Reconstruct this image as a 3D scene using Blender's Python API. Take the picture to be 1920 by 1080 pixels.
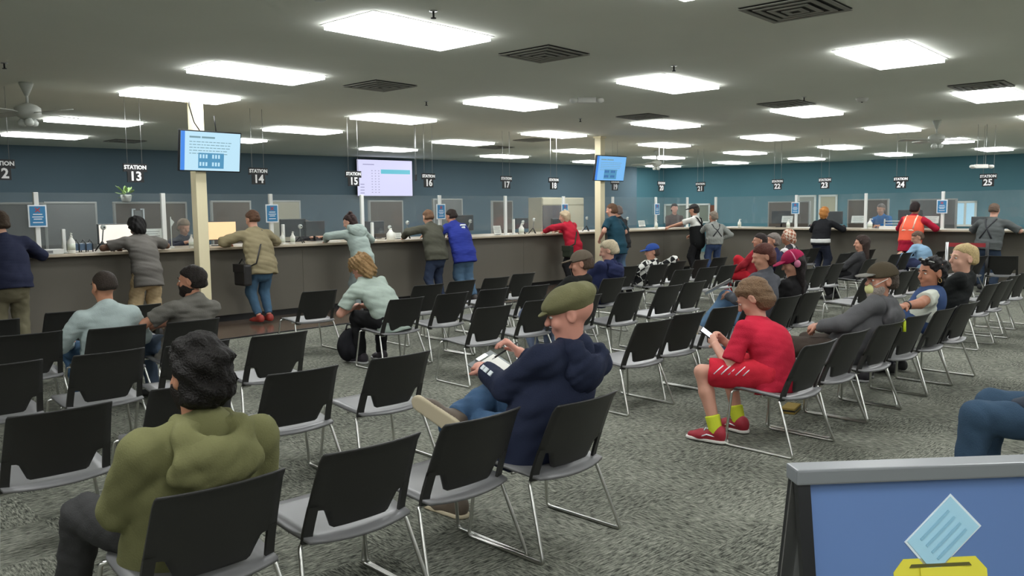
import bpy, bmesh, math, random
import numpy as np
from mathutils import Vector, Matrix
for _o in list(bpy.data.objects): bpy.data.objects.remove(_o)
SC = bpy.context.scene
COL = SC.collection
R = math.radians
# ------------------------------------------------------------------ camera
HC = 1.5            # eye height of the camera
ZC = 2.944          # ceiling height
YAW, PITCH, ROLL, FPX = .821, -.093, -.011, 1552.0
cd = bpy.data.cameras.new('camera'); cam = bpy.data.objects.new('camera', cd); COL.objects.link(cam)
cd.sensor_fit = 'HORIZONTAL'; cd.sensor_width = 36.0; cd.lens = 36.0*FPX/1920.0
cd.clip_start = .05; cd.clip_end = 200
_f = Vector((math.cos(YAW)*math.cos(PITCH), math.sin(YAW)*math.cos(PITCH), math.sin(PITCH)))
_r = Vector((math.sin(YAW), -math.cos(YAW), 0)); _u = _r.cross(_f)
_c, _s = math.cos(ROLL), math.sin(ROLL)
_R, _U = _c*_r+_s*_u, -_s*_r+_c*_u
cam.matrix_world = Matrix(((_R.x,_U.x,-_f.x,0),(_R.y,_U.y,-_f.y,0),(_R.z,_U.z,-_f.z,HC),(0,0,0,1)))
SC.camera = cam
# ------------------------------------------------------------------ world, exposure
w = bpy.data.worlds.new('world'); SC.world = w; w.use_nodes = True
w.node_tree.nodes['Background'].inputs[0].default_value = (.55,.6,.65,1)
w.node_tree.nodes['Background'].inputs[1].default_value = .04
SC.view_settings.view_transform = 'Standard'; SC.view_settings.look = 'None'
SC.view_settings.gamma = 1; SC.view_settings.use_curve_mapping = False
SC.view_settings.exposure = 0.0
PANEL = 16.0        # radiance of the ceiling panels
# ------------------------------------------------------------------ materials
def lin(c):
    return tuple((v/12.92 if v <= .04045 else ((v+.055)/1.055)**2.4) for v in [x/255. for x in c])
_M = {}
def mat(name, rgb, rough=.6, metal=0., var=.0, scale=20., bump=0., bscale=60., spec=.5, emit=0., emit_rgb=None):
    if name in _M: return _M[name]
    m = bpy.data.materials.new(name); m.use_nodes = True; _M[name] = m
    nt = m.node_tree; b = nt.nodes['Principled BSDF']; c = lin(rgb)
    b.inputs['Base Color'].default_value = (*c,1); b.inputs['Roughness'].default_value = rough
    b.inputs['Metallic'].default_value = metal; b.inputs['Specular IOR Level'].default_value = spec
    if var > 0 or bump > 0:
        tc = nt.nodes.new('ShaderNodeTexCoord')
    if var > 0:
        n = nt.nodes.new('ShaderNodeTexNoise'); n.inputs['Scale'].default_value = scale; n.inputs['Detail'].default_value = 4
        mx = nt.nodes.new('ShaderNodeMix'); mx.data_type = 'RGBA'
        mx.inputs['A'].default_value = (*[v*(1-var) for v in c],1); mx.inputs['B'].default_value = (*[min(1,v*(1+var)) for v in c],1)
        nt.links.new(tc.outputs['Object'], n.inputs['Vector']); nt.links.new(n.outputs['Fac'], mx.inputs['Factor'])
        nt.links.new(mx.outputs['Result'], b.inputs['Base Color'])
    if bump > 0:
        n2 = nt.nodes.new('ShaderNodeTexNoise'); n2.inputs['Scale'].default_value = bscale; n2.inputs['Detail'].default_value = 3
        bp_ = nt.nodes.new('ShaderNodeBump'); bp_.inputs['Strength'].default_value = bump; bp_.inputs['Distance'].default_value = .01
        nt.links.new(tc.outputs['Object'], n2.inputs['Vector']); nt.links.new(n2.outputs['Fac'], bp_.inputs['Height'])
        nt.links.new(bp_.outputs['Normal'], b.inputs['Normal'])
    if emit > 0:
        b.inputs['Emission Color'].default_value = (*lin(emit_rgb or rgb),1); b.inputs['Emission Strength'].default_value = emit
    return m
def fabric(rgb, var=.16, scale=9., bump=.25):
    return mat('fabric_%d_%d_%d' % tuple(rgb), rgb, .9, var=var, scale=scale, bump=bump, bscale=160, spec=.15)
def skin(rgb): return mat('skin_%d_%d_%d' % tuple(rgb), rgb, .5, var=.1, scale=14, spec=.35)
def hairm(rgb): return mat('hair_%d_%d_%d' % tuple(rgb), rgb, .6, var=.45, scale=70, bump=.9, bscale=140, spec=.22)
def plastic(n, rgb, rough=.45): return mat(n, rgb, rough)
# carpet: short directional dashes turned a quarter from tile to tile
def carpet():
    m = bpy.data.materials.new('carpet_tiles'); m.use_nodes = True; nt = m.node_tree; N = nt.nodes; L = nt.links
    b = N['Principled BSDF']; b.inputs['Roughness'].default_value = .95; b.inputs['Specular IOR Level'].default_value = .1
    tc = N.new('ShaderNodeTexCoord')
    ch = N.new('ShaderNodeTexChecker'); ch.inputs['Scale'].default_value = 2.0; L.new(tc.outputs['Object'], ch.inputs['Vector'])
    facs = []
    for sc in ((105,18,1),(18,105,1)):
        mp = N.new('ShaderNodeMapping'); mp.inputs['Scale'].default_value = sc; L.new(tc.outputs['Object'], mp.inputs['Vector'])
        no = N.new('ShaderNodeTexNoise'); no.inputs['Scale'].default_value = 1.0; no.inputs['Detail'].default_value = 3; no.inputs['Roughness'].default_value = .7
        L.new(mp.outputs['Vector'], no.inputs['Vector']); facs.append(no)
    mx = N.new('ShaderNodeMix'); mx.data_type = 'FLOAT'
    L.new(ch.outputs['Fac'], mx.inputs['Factor']); L.new(facs[0].outputs['Fac'], mx.inputs['A']); L.new(facs[1].outputs['Fac'], mx.inputs['B'])
    n3 = N.new('ShaderNodeTexNoise'); n3.inputs['Scale'].default_value = 1.3; n3.inputs['Detail'].default_value = 5
    L.new(tc.outputs['Object'], n3.inputs['Vector'])
    ad = N.new('ShaderNodeMath'); ad.operation = 'MULTIPLY_ADD'; ad.inputs[1].default_value = .25; L.new(n3.outputs['Fac'], ad.inputs[0]); L.new(mx.outputs['Result'], ad.inputs[2])
    cr = N.new('ShaderNodeValToRGB'); e = cr.color_ramp.elements
    e[0].position = .48; e[0].color = (*lin((48,50,45)),1); e[1].position = .80; e[1].color = (*lin((150,151,139)),1)
    k = e.new(.60); k.color = (*lin((100,102,93)),1)
    L.new(ad.outputs['Value'], cr.inputs['Fac']); L.new(cr.outputs['Color'], b.inputs['Base Color'])
    bm_ = N.new('ShaderNodeBump'); bm_.inputs['Strength'].default_value = .5; bm_.inputs['Distance'].default_value = .01
    L.new(mx.outputs['Result'], bm_.inputs['Height']); L.new(bm_.outputs['Normal'], b.inputs['Normal'])
    return m
def glass_mat():
    m = bpy.data.materials.new('clear_acrylic'); m.use_nodes = True; nt = m.node_tree; N = nt.nodes; L = nt.links
    out = N['Material Output']; N.remove(N['Principled BSDF'])
    t = N.new('ShaderNodeBsdfTransparent'); t.inputs[0].default_value = (.93,.95,.95,1)
    d = N.new('ShaderNodeBsdfDiffuse'); d.inputs[0].default_value = (.75,.8,.82,1)
    g = N.new('ShaderNodeBsdfGlossy'); g.inputs['Roughness'].default_value = .03; g.inputs[0].default_value = (.9,.95,1,1)
    fr0 = N.new('ShaderNodeFresnel'); fr0.inputs[0].default_value = 1.45; ge = N.new('ShaderNodeNewGeometry'); fr = N.new('ShaderNodeMath'); fr.operation = 'MULTIPLY'; iv = N.new('ShaderNodeMath'); iv.operation = 'SUBTRACT'; iv.inputs[0].default_value = 1; L.new(ge.outputs['Backfacing'], iv.inputs[1]); L.new(fr0.outputs[0], fr.inputs[0]); L.new(iv.outputs[0], fr.inputs[1])
    m0 = N.new('ShaderNodeMixShader'); m0.inputs[0].default_value = .04; L.new(t.outputs[0], m0.inputs[1]); L.new(d.outputs[0], m0.inputs[2])
    m1 = N.new('ShaderNodeMixShader'); L.new(fr.outputs[0], m1.inputs[0]); L.new(m0.outputs[0], m1.inputs[1]); L.new(g.outputs[0], m1.inputs[2])
    L.new(m1.outputs[0], out.inputs[0]); return m
def plaid(name, c1, c2, scale):
    m = bpy.data.materials.new(name); m.use_nodes = True; nt = m.node_tree; N = nt.nodes; L = nt.links
    b = N['Principled BSDF']; b.inputs['Roughness'].default_value = .9
    tc = N.new('ShaderNodeTexCoord'); ch = N.new('ShaderNodeTexChecker'); ch.inputs['Scale'].default_value = scale
    mp = N.new('ShaderNodeMapping'); mp.inputs['Rotation'].default_value = (.5,.3,.4); L.new(tc.outputs['Object'], mp.inputs['Vector']); L.new(mp.outputs['Vector'], ch.inputs['Vector'])
    ch.inputs['Color1'].default_value = (*lin(c1),1); ch.inputs['Color2'].default_value = (*lin(c2),1)
    L.new(ch.outputs['Color'], b.inputs['Base Color']); return m
def stripes(name, c1, c2, scale, rot=(0,0,0)):
    m = bpy.data.materials.new(name); m.use_nodes = True; nt = m.node_tree; N = nt.nodes; L = nt.links
    b = N['Principled BSDF']; b.inputs['Roughness'].default_value = .9
    tc = N.new('ShaderNodeTexCoord'); wv = N.new('ShaderNodeTexWave'); wv.inputs['Scale'].default_value = scale; wv.bands_direction = 'X'
    mp = N.new('ShaderNodeMapping'); mp.inputs['Rotation'].default_value = rot; L.new(tc.outputs['Object'], mp.inputs['Vector']); L.new(mp.outputs['Vector'], wv.inputs['Vector'])
    cr = N.new('ShaderNodeValToRGB'); cr.color_ramp.interpolation = 'CONSTANT'; e = cr.color_ramp.elements
    e[0].color = (*lin(c1),1); e[1].position = .72; e[1].color = (*lin(c2),1)
    L.new(wv.outputs['Fac'], cr.inputs['Fac']); L.new(cr.outputs['Color'], b.inputs['Base Color']); return m
# ------------------------------------------------------------------ object helpers
def link(name, me, m=None, parent=None, loc=None):
    o = bpy.data.objects.new(name, me); COL.objects.link(o)
    if m is not None and me is not None and not me.materials: me.materials.append(m)
    if parent is not None: o.parent = parent
    if loc is not None: o.location = loc
    return o
def tag(o, label=None, cat=None, group=None, kind=None):
    if label: o['label'] = label
    if cat: o['category'] = cat
    if group: o['group'] = group
    if kind: o['kind'] = kind
    return o
def empty(name, loc, rz=0., **k):
    o = bpy.data.objects.new(name, None); COL.objects.link(o); o.empty_display_size = .1
    o.location = loc; o.rotation_euler = (0,0,rz); return tag(o, **k)
class MB:
    """collects boxes, tubes, lathes and polygons; build() makes ONE mesh object"""
    def __init__(s): s.v = []; s.f = []; s.sm = []
    def _add(s, v, f, smooth=False):
        n = len(s.v); s.v += [tuple(p) for p in v]; s.f += [tuple(i+n for i in q) for q in f]; s.sm += [smooth]*len(f); return s
    def box(s, lo, hi, bev=0., M=None):
        x0,y0,z0 = lo; x1,y1,z1 = hi
        if bev > 0:
            bm = bmesh.new(); bmesh.ops.create_cube(bm, size=1)
            for v in bm.verts: v.co = Vector(((x0+x1)/2+v.co.x*(x1-x0), (y0+y1)/2+v.co.y*(y1-y0), (z0+z1)/2+v.co.z*(z1-z0)))
            bmesh.ops.bevel(bm, geom=list(bm.edges), offset=bev, segments=2, affect='EDGES', profile=.6)
            bm.verts.index_update(); vs = [v.co.copy() for v in bm.verts]; fs = [[v.index for v in f.verts] for f in bm.faces]; bm.free()
        else:
            vs = [Vector(p) for p in ((x0,y0,z0),(x1,y0,z0),(x1,y1,z0),(x0,y1,z0),(x0,y0,z1),(x1,y0,z1),(x1,y1,z1),(x0,y1,z1))]
            fs = [(0,3,2,1),(4,5,6,7),(0,1,5,4),(1,2,6,5),(2,3,7,6),(3,0,4,7)]
        if M is not None: vs = [M @ v for v in vs]
        return s._add(vs, fs, False)
    def tube(s, pts, r, n=8, cap=True):
        pts = [Vector(p) for p in pts]; rs = r if isinstance(r, (list,tuple)) else [r]*len(pts)
        vs = []; fs = []; prev = None
        for i, p in enumerate(pts):
            a = pts[max(0,i-1)]; b = pts[min(len(pts)-1,i+1)]; t = (b-a).normalized()
            if prev is None:
                up = Vector((0,0,1)) if abs(t.z) < .9 else Vector((1,0,0)); x = t.cross(up).normalized()
            else:
                x = (prev - t*prev.dot(t)).normalized()
            prev = x; y = t.cross(x)
            for k in range(n):
                an = 2*math.pi*k/n; vs.append(p+(x*math.cos(an)+y*math.sin(an))*rs[i])
        for i in range(len(pts)-1):
            for k in range(n): fs.append((i*n+k, i*n+(k+1)%n, (i+1)*n+(k+1)%n, (i+1)*n+k))
        if cap: fs.append(tuple(range(n-1,-1,-1))); fs.append(tuple((len(pts)-1)*n+k for k in range(n)))
        return s._add(vs, fs, True)
    def lathe(s, prof, c=(0,0,0), n=20):
        vs = []; fs = []
        for r, z in prof:
            for k in range(n):
                a = 2*math.pi*k/n; vs.append((c[0]+r*math.cos(a), c[1]+r*math.sin(a), c[2]+z))
        for i in range(len(prof)-1):
            for k in range(n): fs.append((i*n+k, i*n+(k+1)%n, (i+1)*n+(k+1)%n, (i+1)*n+k))
        fs.append(tuple(range(n-1,-1,-1))); fs.append(tuple((len(prof)-1)*n+k for k in range(n)))
        return s._add(vs, fs, True)
    def prism(s, poly, axis_o, ax, ay, depth):
        """2-D polygon in the plane (axis_o, ax, ay), extruded by the vector depth"""
        o, ax, ay, d = map(Vector, (axis_o, ax, ay, depth)); n = len(poly)
        vs = [o+ax*a+ay*b for a, b in poly] + [o+ax*a+ay*b+d for a, b in poly]
        fs = [tuple(range(n-1,-1,-1)), tuple(range(n,2*n))] + [(i,(i+1)%n,n+(i+1)%n,n+i) for i in range(n)]
        return s._add(vs, fs, False)
    def quad(s, a, b, c, d): return s._add([a,b,c,d], [(0,1,2,3)])
    def sph(s, c, r, n=12, m=8):
        rr = r if isinstance(r, (tuple,list)) else (r,r,r); vs = []; fs = []
        for i in range(1, m):
            th = math.pi*i/m
            for k in range(n):
                a = 2*math.pi*k/n; vs.append((c[0]+rr[0]*math.sin(th)*math.cos(a), c[1]+rr[1]*math.sin(th)*math.sin(a), c[2]+rr[2]*math.cos(th)))
        t = len(vs); vs += [(c[0],c[1],c[2]+rr[2]), (c[0],c[1],c[2]-rr[2])]
        for i in range(m-2):
            for k in range(n): fs.append((i*n+k, (i+1)*n+k, (i+1)*n+(k+1)%n, i*n+(k+1)%n))
        for k in range(n): fs.append((t, k, (k+1)%n)); fs.append((t+1, (m-2)*n+(k+1)%n, (m-2)*n+k))
        return s._add(vs, fs, True)
    def mesh(s, name='mesh'):
        me = bpy.data.meshes.new(name); me.from_pydata([tuple(v) for v in s.v], [], s.f); me.update()
        me.polygons.foreach_set('use_smooth', s.sm); return me
    def build(s, name, m, parent=None, loc=None): return link(name, s.mesh(name), m, parent, loc)
def text_mesh(txt, size, extrude=.003, bold=.0):
    cu = bpy.data.curves.new('text', 'FONT'); cu.body = txt; cu.size = size; cu.extrude = extrude; cu.align_x = 'CENTER'; cu.align_y = 'CENTER'; cu.offset = bold; cu.resolution_u = 2
    o = bpy.data.objects.new('text', cu); COL.objects.link(o); bpy.context.view_layer.update()
    me = bpy.data.meshes.new_from_object(o.evaluated_get(bpy.context.evaluated_depsgraph_get()))
    bpy.data.objects.remove(o); bpy.data.curves.remove(cu); return me
def copy_thing(o, parent=None):
    c = o.copy(); COL.objects.link(c)
    if parent is not None: c.parent = parent
    for ch in o.children: copy_thing(ch, c)
    return c
# shared materials
M_black = mat('black_plastic', (34,34,32), .5, var=.1, scale=6)
M_seat = mat('seat_sheen_plastic', (112,112,113), .36, var=.06, scale=5)  # dark plastic; its sheen under the ceiling panels is put into this grey
M_chrome = mat('satin_chrome', (205,205,200), .28, metal=1.)
M_white = mat('white_paint', (215,216,210), .5)
M_dark = mat('dark_plastic', (22,23,25), .4)
M_grey = mat('grey_plastic', (120,122,122), .5)
M_paper = mat('paper', (232,232,226), .8)
M_cream = mat('cream_paint', (226,216,180), .55, var=.05, scale=3)
M_alu = mat('aluminium', (190,192,192), .35, metal=.9)
M_glass = glass_mat()
# ------------------------------------------------------------------ ceiling lights (large light sources)
M_panel = mat('light_diffuser', (255,255,255), .4, emit=PANEL, emit_rgb=(248,250,250))
M_frame = mat('light_frame', (190,190,186), .5)
GA = .087           # the light grid is turned a little against the counter
def grid(i, j):
    gx, gy = 8.422+3.923*i, 2.691+2.44*j
    return math.cos(GA)*gx-math.sin(GA)*gy, math.sin(GA)*gx+math.cos(GA)*gy
def ceiling_light(x, y, label):
    t = empty('ceiling_light', (x, y, ZC), GA, label=label, cat='ceiling light', group='ceiling light panels')
    f = MB(); a, b = .61, .305
    for lo, hi in (((-a-.025,-b-.025,-.012),(a+.025,-b,.0)),((-a-.025,b,-.012),(a+.025,b+.025,.0)),((-a-.025,-b,-.012),(-a,b,.0)),((a,-b,-.012),(a+.025,b,.0))): f.box((lo[0],lo[1],-.004), (hi[0],hi[1],0))
    f.build('frame', M_frame, t)
    d = MB(); d.box((-a,-b,-.038),(a,b,-.002)); d.build('diffuser', M_panel, t)  # glowing sides stand proud of the ceiling, shaped to brighten it
ORD = ['first','second','third','fourth','fifth','sixth','seventh','eighth','ninth','tenth']
_near = [(4.05,5.51),(4.02,8.12),(4.05,10.2),(4.10,13.74),(4.14,16.67)]
for k, (x, y) in enumerate(_near): ceiling_light(x, y, 'ceiling light panel in the leftmost line, %s nearest the camera' % ORD[k])
_ln = ['second line from the left','third line from the left','fourth line from the left','fifth line from the left','farthest line']
for i in range(5):
    for j in range(0, 6):
        if (i, j) in ((3,0),(4,0)): continue
        x, y = grid(i, j)
        if y > 17.6: continue
        ceiling_light(x, y, 'ceiling light panel in the %s, %s nearest the camera' % (_ln[i], ORD[j]))
for i in range(-3, 5):
    for j in range(-3, 2):
        if (i >= 0 and j >= 0 and not (i >= 3 and j == 0)) or (i == -1 and j >= 1): continue
        x, y = grid(i, j)
        if x < -5 or y < -5: continue
        ceiling_light(x, y, 'glowing ceiling light panel outside the view of the photograph')
# ------------------------------------------------------------------ the setting
M_carpet = carpet()
M_vinyl = mat('brown_vinyl', (92,78,66), .16, var=.25, scale=3)
M_ceil = mat('ceiling_paint', (234,237,226), .9, var=.04, scale=1.2, bump=.1, bscale=40)
M_teal = mat('teal_paint', (90,112,124), .75, var=.05, scale=.8)
M_tealb = mat('bright_teal', (78,124,136), .7, var=.05, scale=.8)  # light on the recess is put into this brighter teal; right wall shares it
M_pale = mat('pale_wall_paint', (168,170,166), .8)
def struct(name, mb, m, parent=None):
    o = mb.build(name, m, parent)
    if parent is None: o['kind'] = 'structure'
    return o
struct('floor', MB().box((-8,-8,-.1),(31,22,0)), M_carpet)
struct('ceiling', MB().box((-8,-8,ZC),(31,22,ZC+.1)), M_ceil)
LA = math.atan(.066); RA = R(-95.14)
def wall(name, a, b, m, th=.15, h=ZC):
    a, b = Vector((*a,0)), Vector((*b,0)); d = b-a; n = Vector((-d.y, d.x, 0)).normalized()*th
    mb = MB(); mb.prism([(0,0),(1,0),(1,1),(0,1)], a, d, Vector((0,0,h)), n); return struct(name, mb, m)
wall('wall_left', (-8,20.31), (22.6,17.95), M_teal)
wall('wall_recess', (22.45,18.32), (24.45,18.15), M_tealb)
wall('wall_jog', (22.6,17.97), (22.6,18.36), M_tealb, th=.02)
wall('wall_right', (24.4,18.2), (29.6,-8), M_tealb)
wall('wall_near', (29.6,-7.5), (-8,-7.5), M_pale)
wall('wall_side', (-7.5,-8), (-7.5,21), M_pale)
# dark glossy vinyl strip in front of the left counter
_v = MB(); _v.box((-7,-1.27,0),(14.3,.3,.006)); _vo = struct('floor_strip', _v, M_vinyl); _vo.location = (2.44,10.72,0); _vo.rotation_euler = (0,0,LA)
_v = MB(); _v.box((-7,-1.31,0),(14.3,-1.27,.012)); _vo = struct('trim_1', _v, M_dark); _vo.location = (2.44,10.72,0); _vo.rotation_euler = (0,0,LA)
# ------------------------------------------------------------------ service counters
M_front = mat('brown_laminate', (102,98,88), .55, var=.07, scale=1.5)
M_top = mat('beige_worktop', (178,166,146), .35, var=.08, scale=30)
CZ = 1.05
ctrL = empty('service_counter', (2.44,10.72,0), LA, label='long brown service counter with beige worktop running across the left and middle', cat='counter')
ctrR = empty('service_counter', (17.23,11.7,0), RA, label='brown service counter with beige worktop in front of the right teal wall', cat='counter')
for t, x0, x1 in ((ctrL,-8.5,14.75),(ctrR,.1,18.5)):
    MB().box((x0,0,CZ-.035),(x1,1.15,CZ), .006).build('worktop', M_top, t)
    k = x0
    while k < x1-.05:                                  # laminate front panels, joint by joint
        e = min(k+2.44, x1); MB().box((k+.002,.18,.1),(e-.002,.21,CZ-.035)).build('front_panel', M_front, t); k += 2.44
    MB().box((x0,.21,.08),(x1,1.1,CZ-.04)).build('carcass', M_dark, t)
    MB().box((x0,.25,0),(x1,1.05,.1)).build('kickboard', M_dark, t)
    MB().box((x0,.17,CZ-.09),(x1,.22,CZ-.035)).build('apron', M_front, t)
# ------------------------------------------------------------------ pillars
def pillar(x, y, label):
    t = empty('pillar', (x,y,0), LA, label=label, cat='pillar'); a = .072
    MB().box((-a,-a,0),(a,a,ZC), .006).build('shaft', M_cream, t)
    MB().box((-a-.012,-a-.012,0),(a+.012,a+.012,.1), .004).build('base_trim', M_dark, t)
    MB().box((-a-.02,-a-.02,ZC-.03),(a+.02,a+.02,ZC), .004).build('cap_trim', M_cream, t)
    return t
p1 = pillar(4.385, 10.615, 'cream square pillar at the left, carrying a television, in front of the counter')
p2 = pillar(12.62, 10.95, 'cream square pillar in the middle distance behind the person in a teal shirt')
# ------------------------------------------------------------------ sneeze guards, posts, posters
M_post = mat('post_white', (222,224,220), .4)
M_pblue = mat('poster_blue', (48,124,172), .5, var=.12, scale=9)
M_pwhite = mat('poster_white', (225,232,236), .6)
M_pred = mat('poster_red', (178,66,72), .6)
def poster(t, x, y, z, lab, w=.2, h=.26):
    o = empty('poster', t.matrix_basis @ Vector((x,y,z)), t.rotation_euler.z, label=lab, cat='poster', group='blue notices on the counter posts')
    MB().box((-w/2,-.008,-h/2),(w/2,0,h/2)).build('frame', M_pwhite, o)
    MB().box((-w/2+.016,-.011,-h/2+.016),(w/2-.016,-.008,h/2-.016)).build('print', M_pblue, o)
    m = MB()
    for s in (-1,1): m.prism([(-.035,-.006),(.035,-.006),(.035,.006),(-.035,.006)], (0,-.012,h*.27), (math.cos(.75),0,s*math.sin(.75)), (-s*math.sin(.75),0,math.cos(.75)), (0,-.001,0))
    m.build('cross_mark', M_pred, o)
    m = MB()
    for q, (wd, zz) in enumerate(((.10,.02),(.12,-.01),(.09,-.035),(.11,-.075))): m.box((-wd/2,-.0125,zz-.006),(wd/2,-.011,zz+.004))
    m.build('text_lines', M_pwhite, o)
def post(t, x, lab, z0=CZ, z1=1.78, y=.25, wd=.055):
    o = empty('guard_post', t.matrix_basis @ Vector((x,y,z0)), t.rotation_euler.z, label=lab, cat='post', group='white posts along the counter')
    MB().box((-wd/2,-.0225,0),(wd/2,.0225,z1-z0), .008).build('upright', M_post, o)
    MB().box((-.06,-.05,0),(.06,.05,.012), .004).build('foot', M_post, o)
def guard(t, x0, x1, lab):
    MB().box((x0,.246,CZ+.1),(x1,.254,1.775)).build('pane', M_glass, tag(empty('sneeze_guard', t.location, t.rotation_euler.z), lab, 'sneeze guard', 'clear sneeze guards'))
postsL = [-1.45,.16,1.67,3.24,4.86,6.51,8.16,9.87,11.54,13.22,14.6]
posterL = {1:1,3:1,5:1,7:1,9:1}
for k, s in enumerate(postsL):
    post(ctrL, s, 'white post on the left counter, %s from its left end' % ORD[k] if k < 10 else 'white post of the left counter at the far corner')
    if k in posterL: poster(ctrL, s, .22, 1.5, 'blue notice with white border on the %s white post of the left counter' % ORD[k])
    if k: guard(ctrL, postsL[k-1]+.028, s-.028, 'clear sneeze guard panel before the %s post of the left counter' % (ORD[k] if k < 10 else 'last'))
postsR = [.25,2.47,4.1,5.66,7.4,9.0,10.6]
for k, s in enumerate(postsR):
    post(ctrR, s, 'white post on the right counter, %s from the corner' % ORD[k])
    if k in (1,3): poster(ctrR, s, .22, 1.49, 'blue notice with white border on the %s post of the right counter' % ORD[k])
    if k: guard(ctrR, postsR[k-1]+.028, s-.028, 'clear sneeze guard panel before the %s post of the right counter' % ORD[k])
for s in (.44, 3.43, 5.05, 8.38): post(ctrL, s, {'.44':'short white post beside the leftmost blue notice','3.43':'short white post beside two soap bottles','5.05':'short white post beside the large soap jug','8.38':'short white post left of a soap bottle at station seventeen'}[str(s).lstrip('0')], z1=1.34, y=.25, wd=.04)
# ------------------------------------------------------------------ hanging station signs
M_sblack = mat('sign_black', (16,17,19), .5)
M_swhite = mat('sign_white', (238,238,238), .6)
NW = {12:'twelve',13:'thirteen',14:'fourteen',15:'fifteen',16:'sixteen',17:'seventeen',18:'eighteen',19:'nineteen',20:'twenty',21:'twenty-one',22:'twenty-two',23:'twenty-three',24:'twenty-four',25:'twenty-five'}
_st = text_mesh('STATION', .066, .002, .0024)
def station(t, s, n, z=2.03):
    o = empty('station_sign', t.matrix_basis @ Vector((s,0,z)), t.rotation_euler.z, label='hanging black sign for station %s above the counter' % NW[n], cat='sign', group='hanging station signs')
    m = MB(); m.prism([(-.145,.105),(-.145,.005),(-.1,.005),(-.1,-.125),(.1,-.125),(.1,.005),(.145,.005),(.145,.105)], (0,-.008,0), (1,0,0), (0,0,1), (0,.016,0)); m.build('board', M_sblack, o)
    a = link('lettering', _st, M_swhite, o, (0,-.0095,.058)); a.rotation_euler = (R(90),0,0)
    b = link('number', text_mesh(str(n), .155, .002, .0045), M_swhite, o, (0,-.0095,-.055)); b.rotation_euler = (R(90),0,0)
    for x in (-.09,.09): MB().tube([(x,0,.1),(x,0,ZC-z)], .003, 6).build('hanging_rod', M_alu, o)
    return o
for n, s in ((12,-.25),(13,1.23),(14,2.92),(15,4.53),(16,6.05),(17,7.93),(18,9.27),(19,11.28),(20,13.06)): station(ctrL, s, n)
for n, s, z in ((21,-.02,2.04),(22,2.15,2.03),(23,3.31,2.02),(24,4.95,1.98),(25,6.56,1.97)): station(ctrR, s, n, z)
_e = empty('side_sign', ctrL.matrix_basis @ Vector((5.82,.05,2.06)), LA+R(60), label='small dark plaque hanging edge-on left of the station sixteen sign', cat='sign')
MB().box((-.06,-.006,-.05),(.06,.006,.05)).build('board', M_sblack, _e)
for x in (-.045,.045): MB().tube([(x,0,.05),(x,0,ZC-2.06)], .003, 6).build('hanging_rod', M_alu, _e)
MB().box((-.02,-.009,-.035),(.02,-.006,.035)).build('print', M_grey, _e)
# ------------------------------------------------------------------ televisions
def screen_mat(n, rgb, e): return mat(n, (16,17,20), .3, emit=e, emit_rgb=rgb)
M_scrA = screen_mat('screen_pale_blue', (196,236,255), .95); M_scrB = screen_mat('screen_lilac', (222,222,255), .95)
M_scrC = screen_mat('screen_sky_blue', (128,196,255), .9); M_scrD = screen_mat('screen_blue_block', (96,170,214), .75)
M_scrT = screen_mat('screen_text', (140,178,190), .75); M_scrE = screen_mat('edge_reflection_blue', (76,150,250), .85); M_scrQ = screen_mat('screen_turquoise', (104,206,226), .85); M_scrN = screen_mat('screen_navy', (60,110,190),.7)
def tv(name, x, y, z, rz, tilt, W, H, face, lab, kind, bracket):
    t = empty('television', (x,y,z), rz, label=lab, cat='television'); t.rotation_euler = (R(tilt),0,rz)
    MB().box((-W/2-.015,0,-H/2-.015),(W/2+.015,.045,H/2+.015), .006).build('casing', M_dark, t)
    s = MB().box((-W/2,-.003,-H/2),(W/2,.0,H/2)).build('screen', face, t)
    rnd = random.Random(5+len(lab)); y0 = -.005
    def dash(m, xa, xb, zz, hh): m.box((xa,y0,zz-hh/2),(xb,-.003,zz+hh/2))
    if kind == 'slide':
        MB().box((-W/2,y0,-H/2),(-W/2+.05*W/.76,-.003,H/2)).build('edge_reflection', M_scrE, s)  # glowing strip stands in for a bluish reflection on the casing side
        m = MB(); x0 = -W*.36; dash(m, x0, x0+W*.18, H*.36, .022); dash(m, x0+W*.2, x0+W*.42, H*.36, .022)
        for q in range(5):
            xx = x0
            while xx < W*.34-q*.02:
                d = rnd.uniform(.02,.06); dash(m, xx, xx+d, H*.24-q*H*.075, .009); xx += d+.012
        m.build('text_lines', M_scrT, s)
        b = MB().box((-W*.21,y0,-H*.44),(W*.22,-.003,-H*.04)).build('picture_block', M_scrD, s)
        m = MB()
        for a, bb in ((-.19,-.02),(.02,.2)):
            for c in (-.38,-.18):
                for q in range(3): m.box((W*(a+q*.05),y0-.001,H*c),(W*(a+.03+q*.05),y0,H*(c+.1)))
        ic = m.build('icons', M_scrN if face is M_scrC else M_scrA, s); ic['kind'] = 'stuff'
    else:
        MB().box((-W*.08,y0,H*.12),(W*.46,-.003,H*.24)).build('highlight_bar', M_scrQ, s)
        m = MB()
        for q in range(9):
            for xx in (-.25,-.19,-.13): dash(m, W*xx, W*xx+.035, H*.2-q*H*.075, .018)
        for q in range(4): dash(m, -W*.45, -W*.38, -H*.18-q*H*.08, .02)
        dash(m, -W*.4, -W*.2, H*.37, .02); m.build('text_lines', mat('screen_lilac_text', (16,17,20), .5, emit=.7, emit_rgb=(178,176,220)), s)
    if bracket == 'pillar': MB().box((-.06,.045,-.1),(.06,.11,.1)).build('bracket', M_dark, t)
    else: MB().box((-.2,.045,-.15),(.2,.09,.15)).build('bracket', M_dark, t)
    return t
t1 = tv('tv', 4.49, 10.44, 2.295, LA, 8, .80, .485, M_scrA, 'pale blue television screen mounted on the left cream pillar', 'slide', 'pillar')
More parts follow.
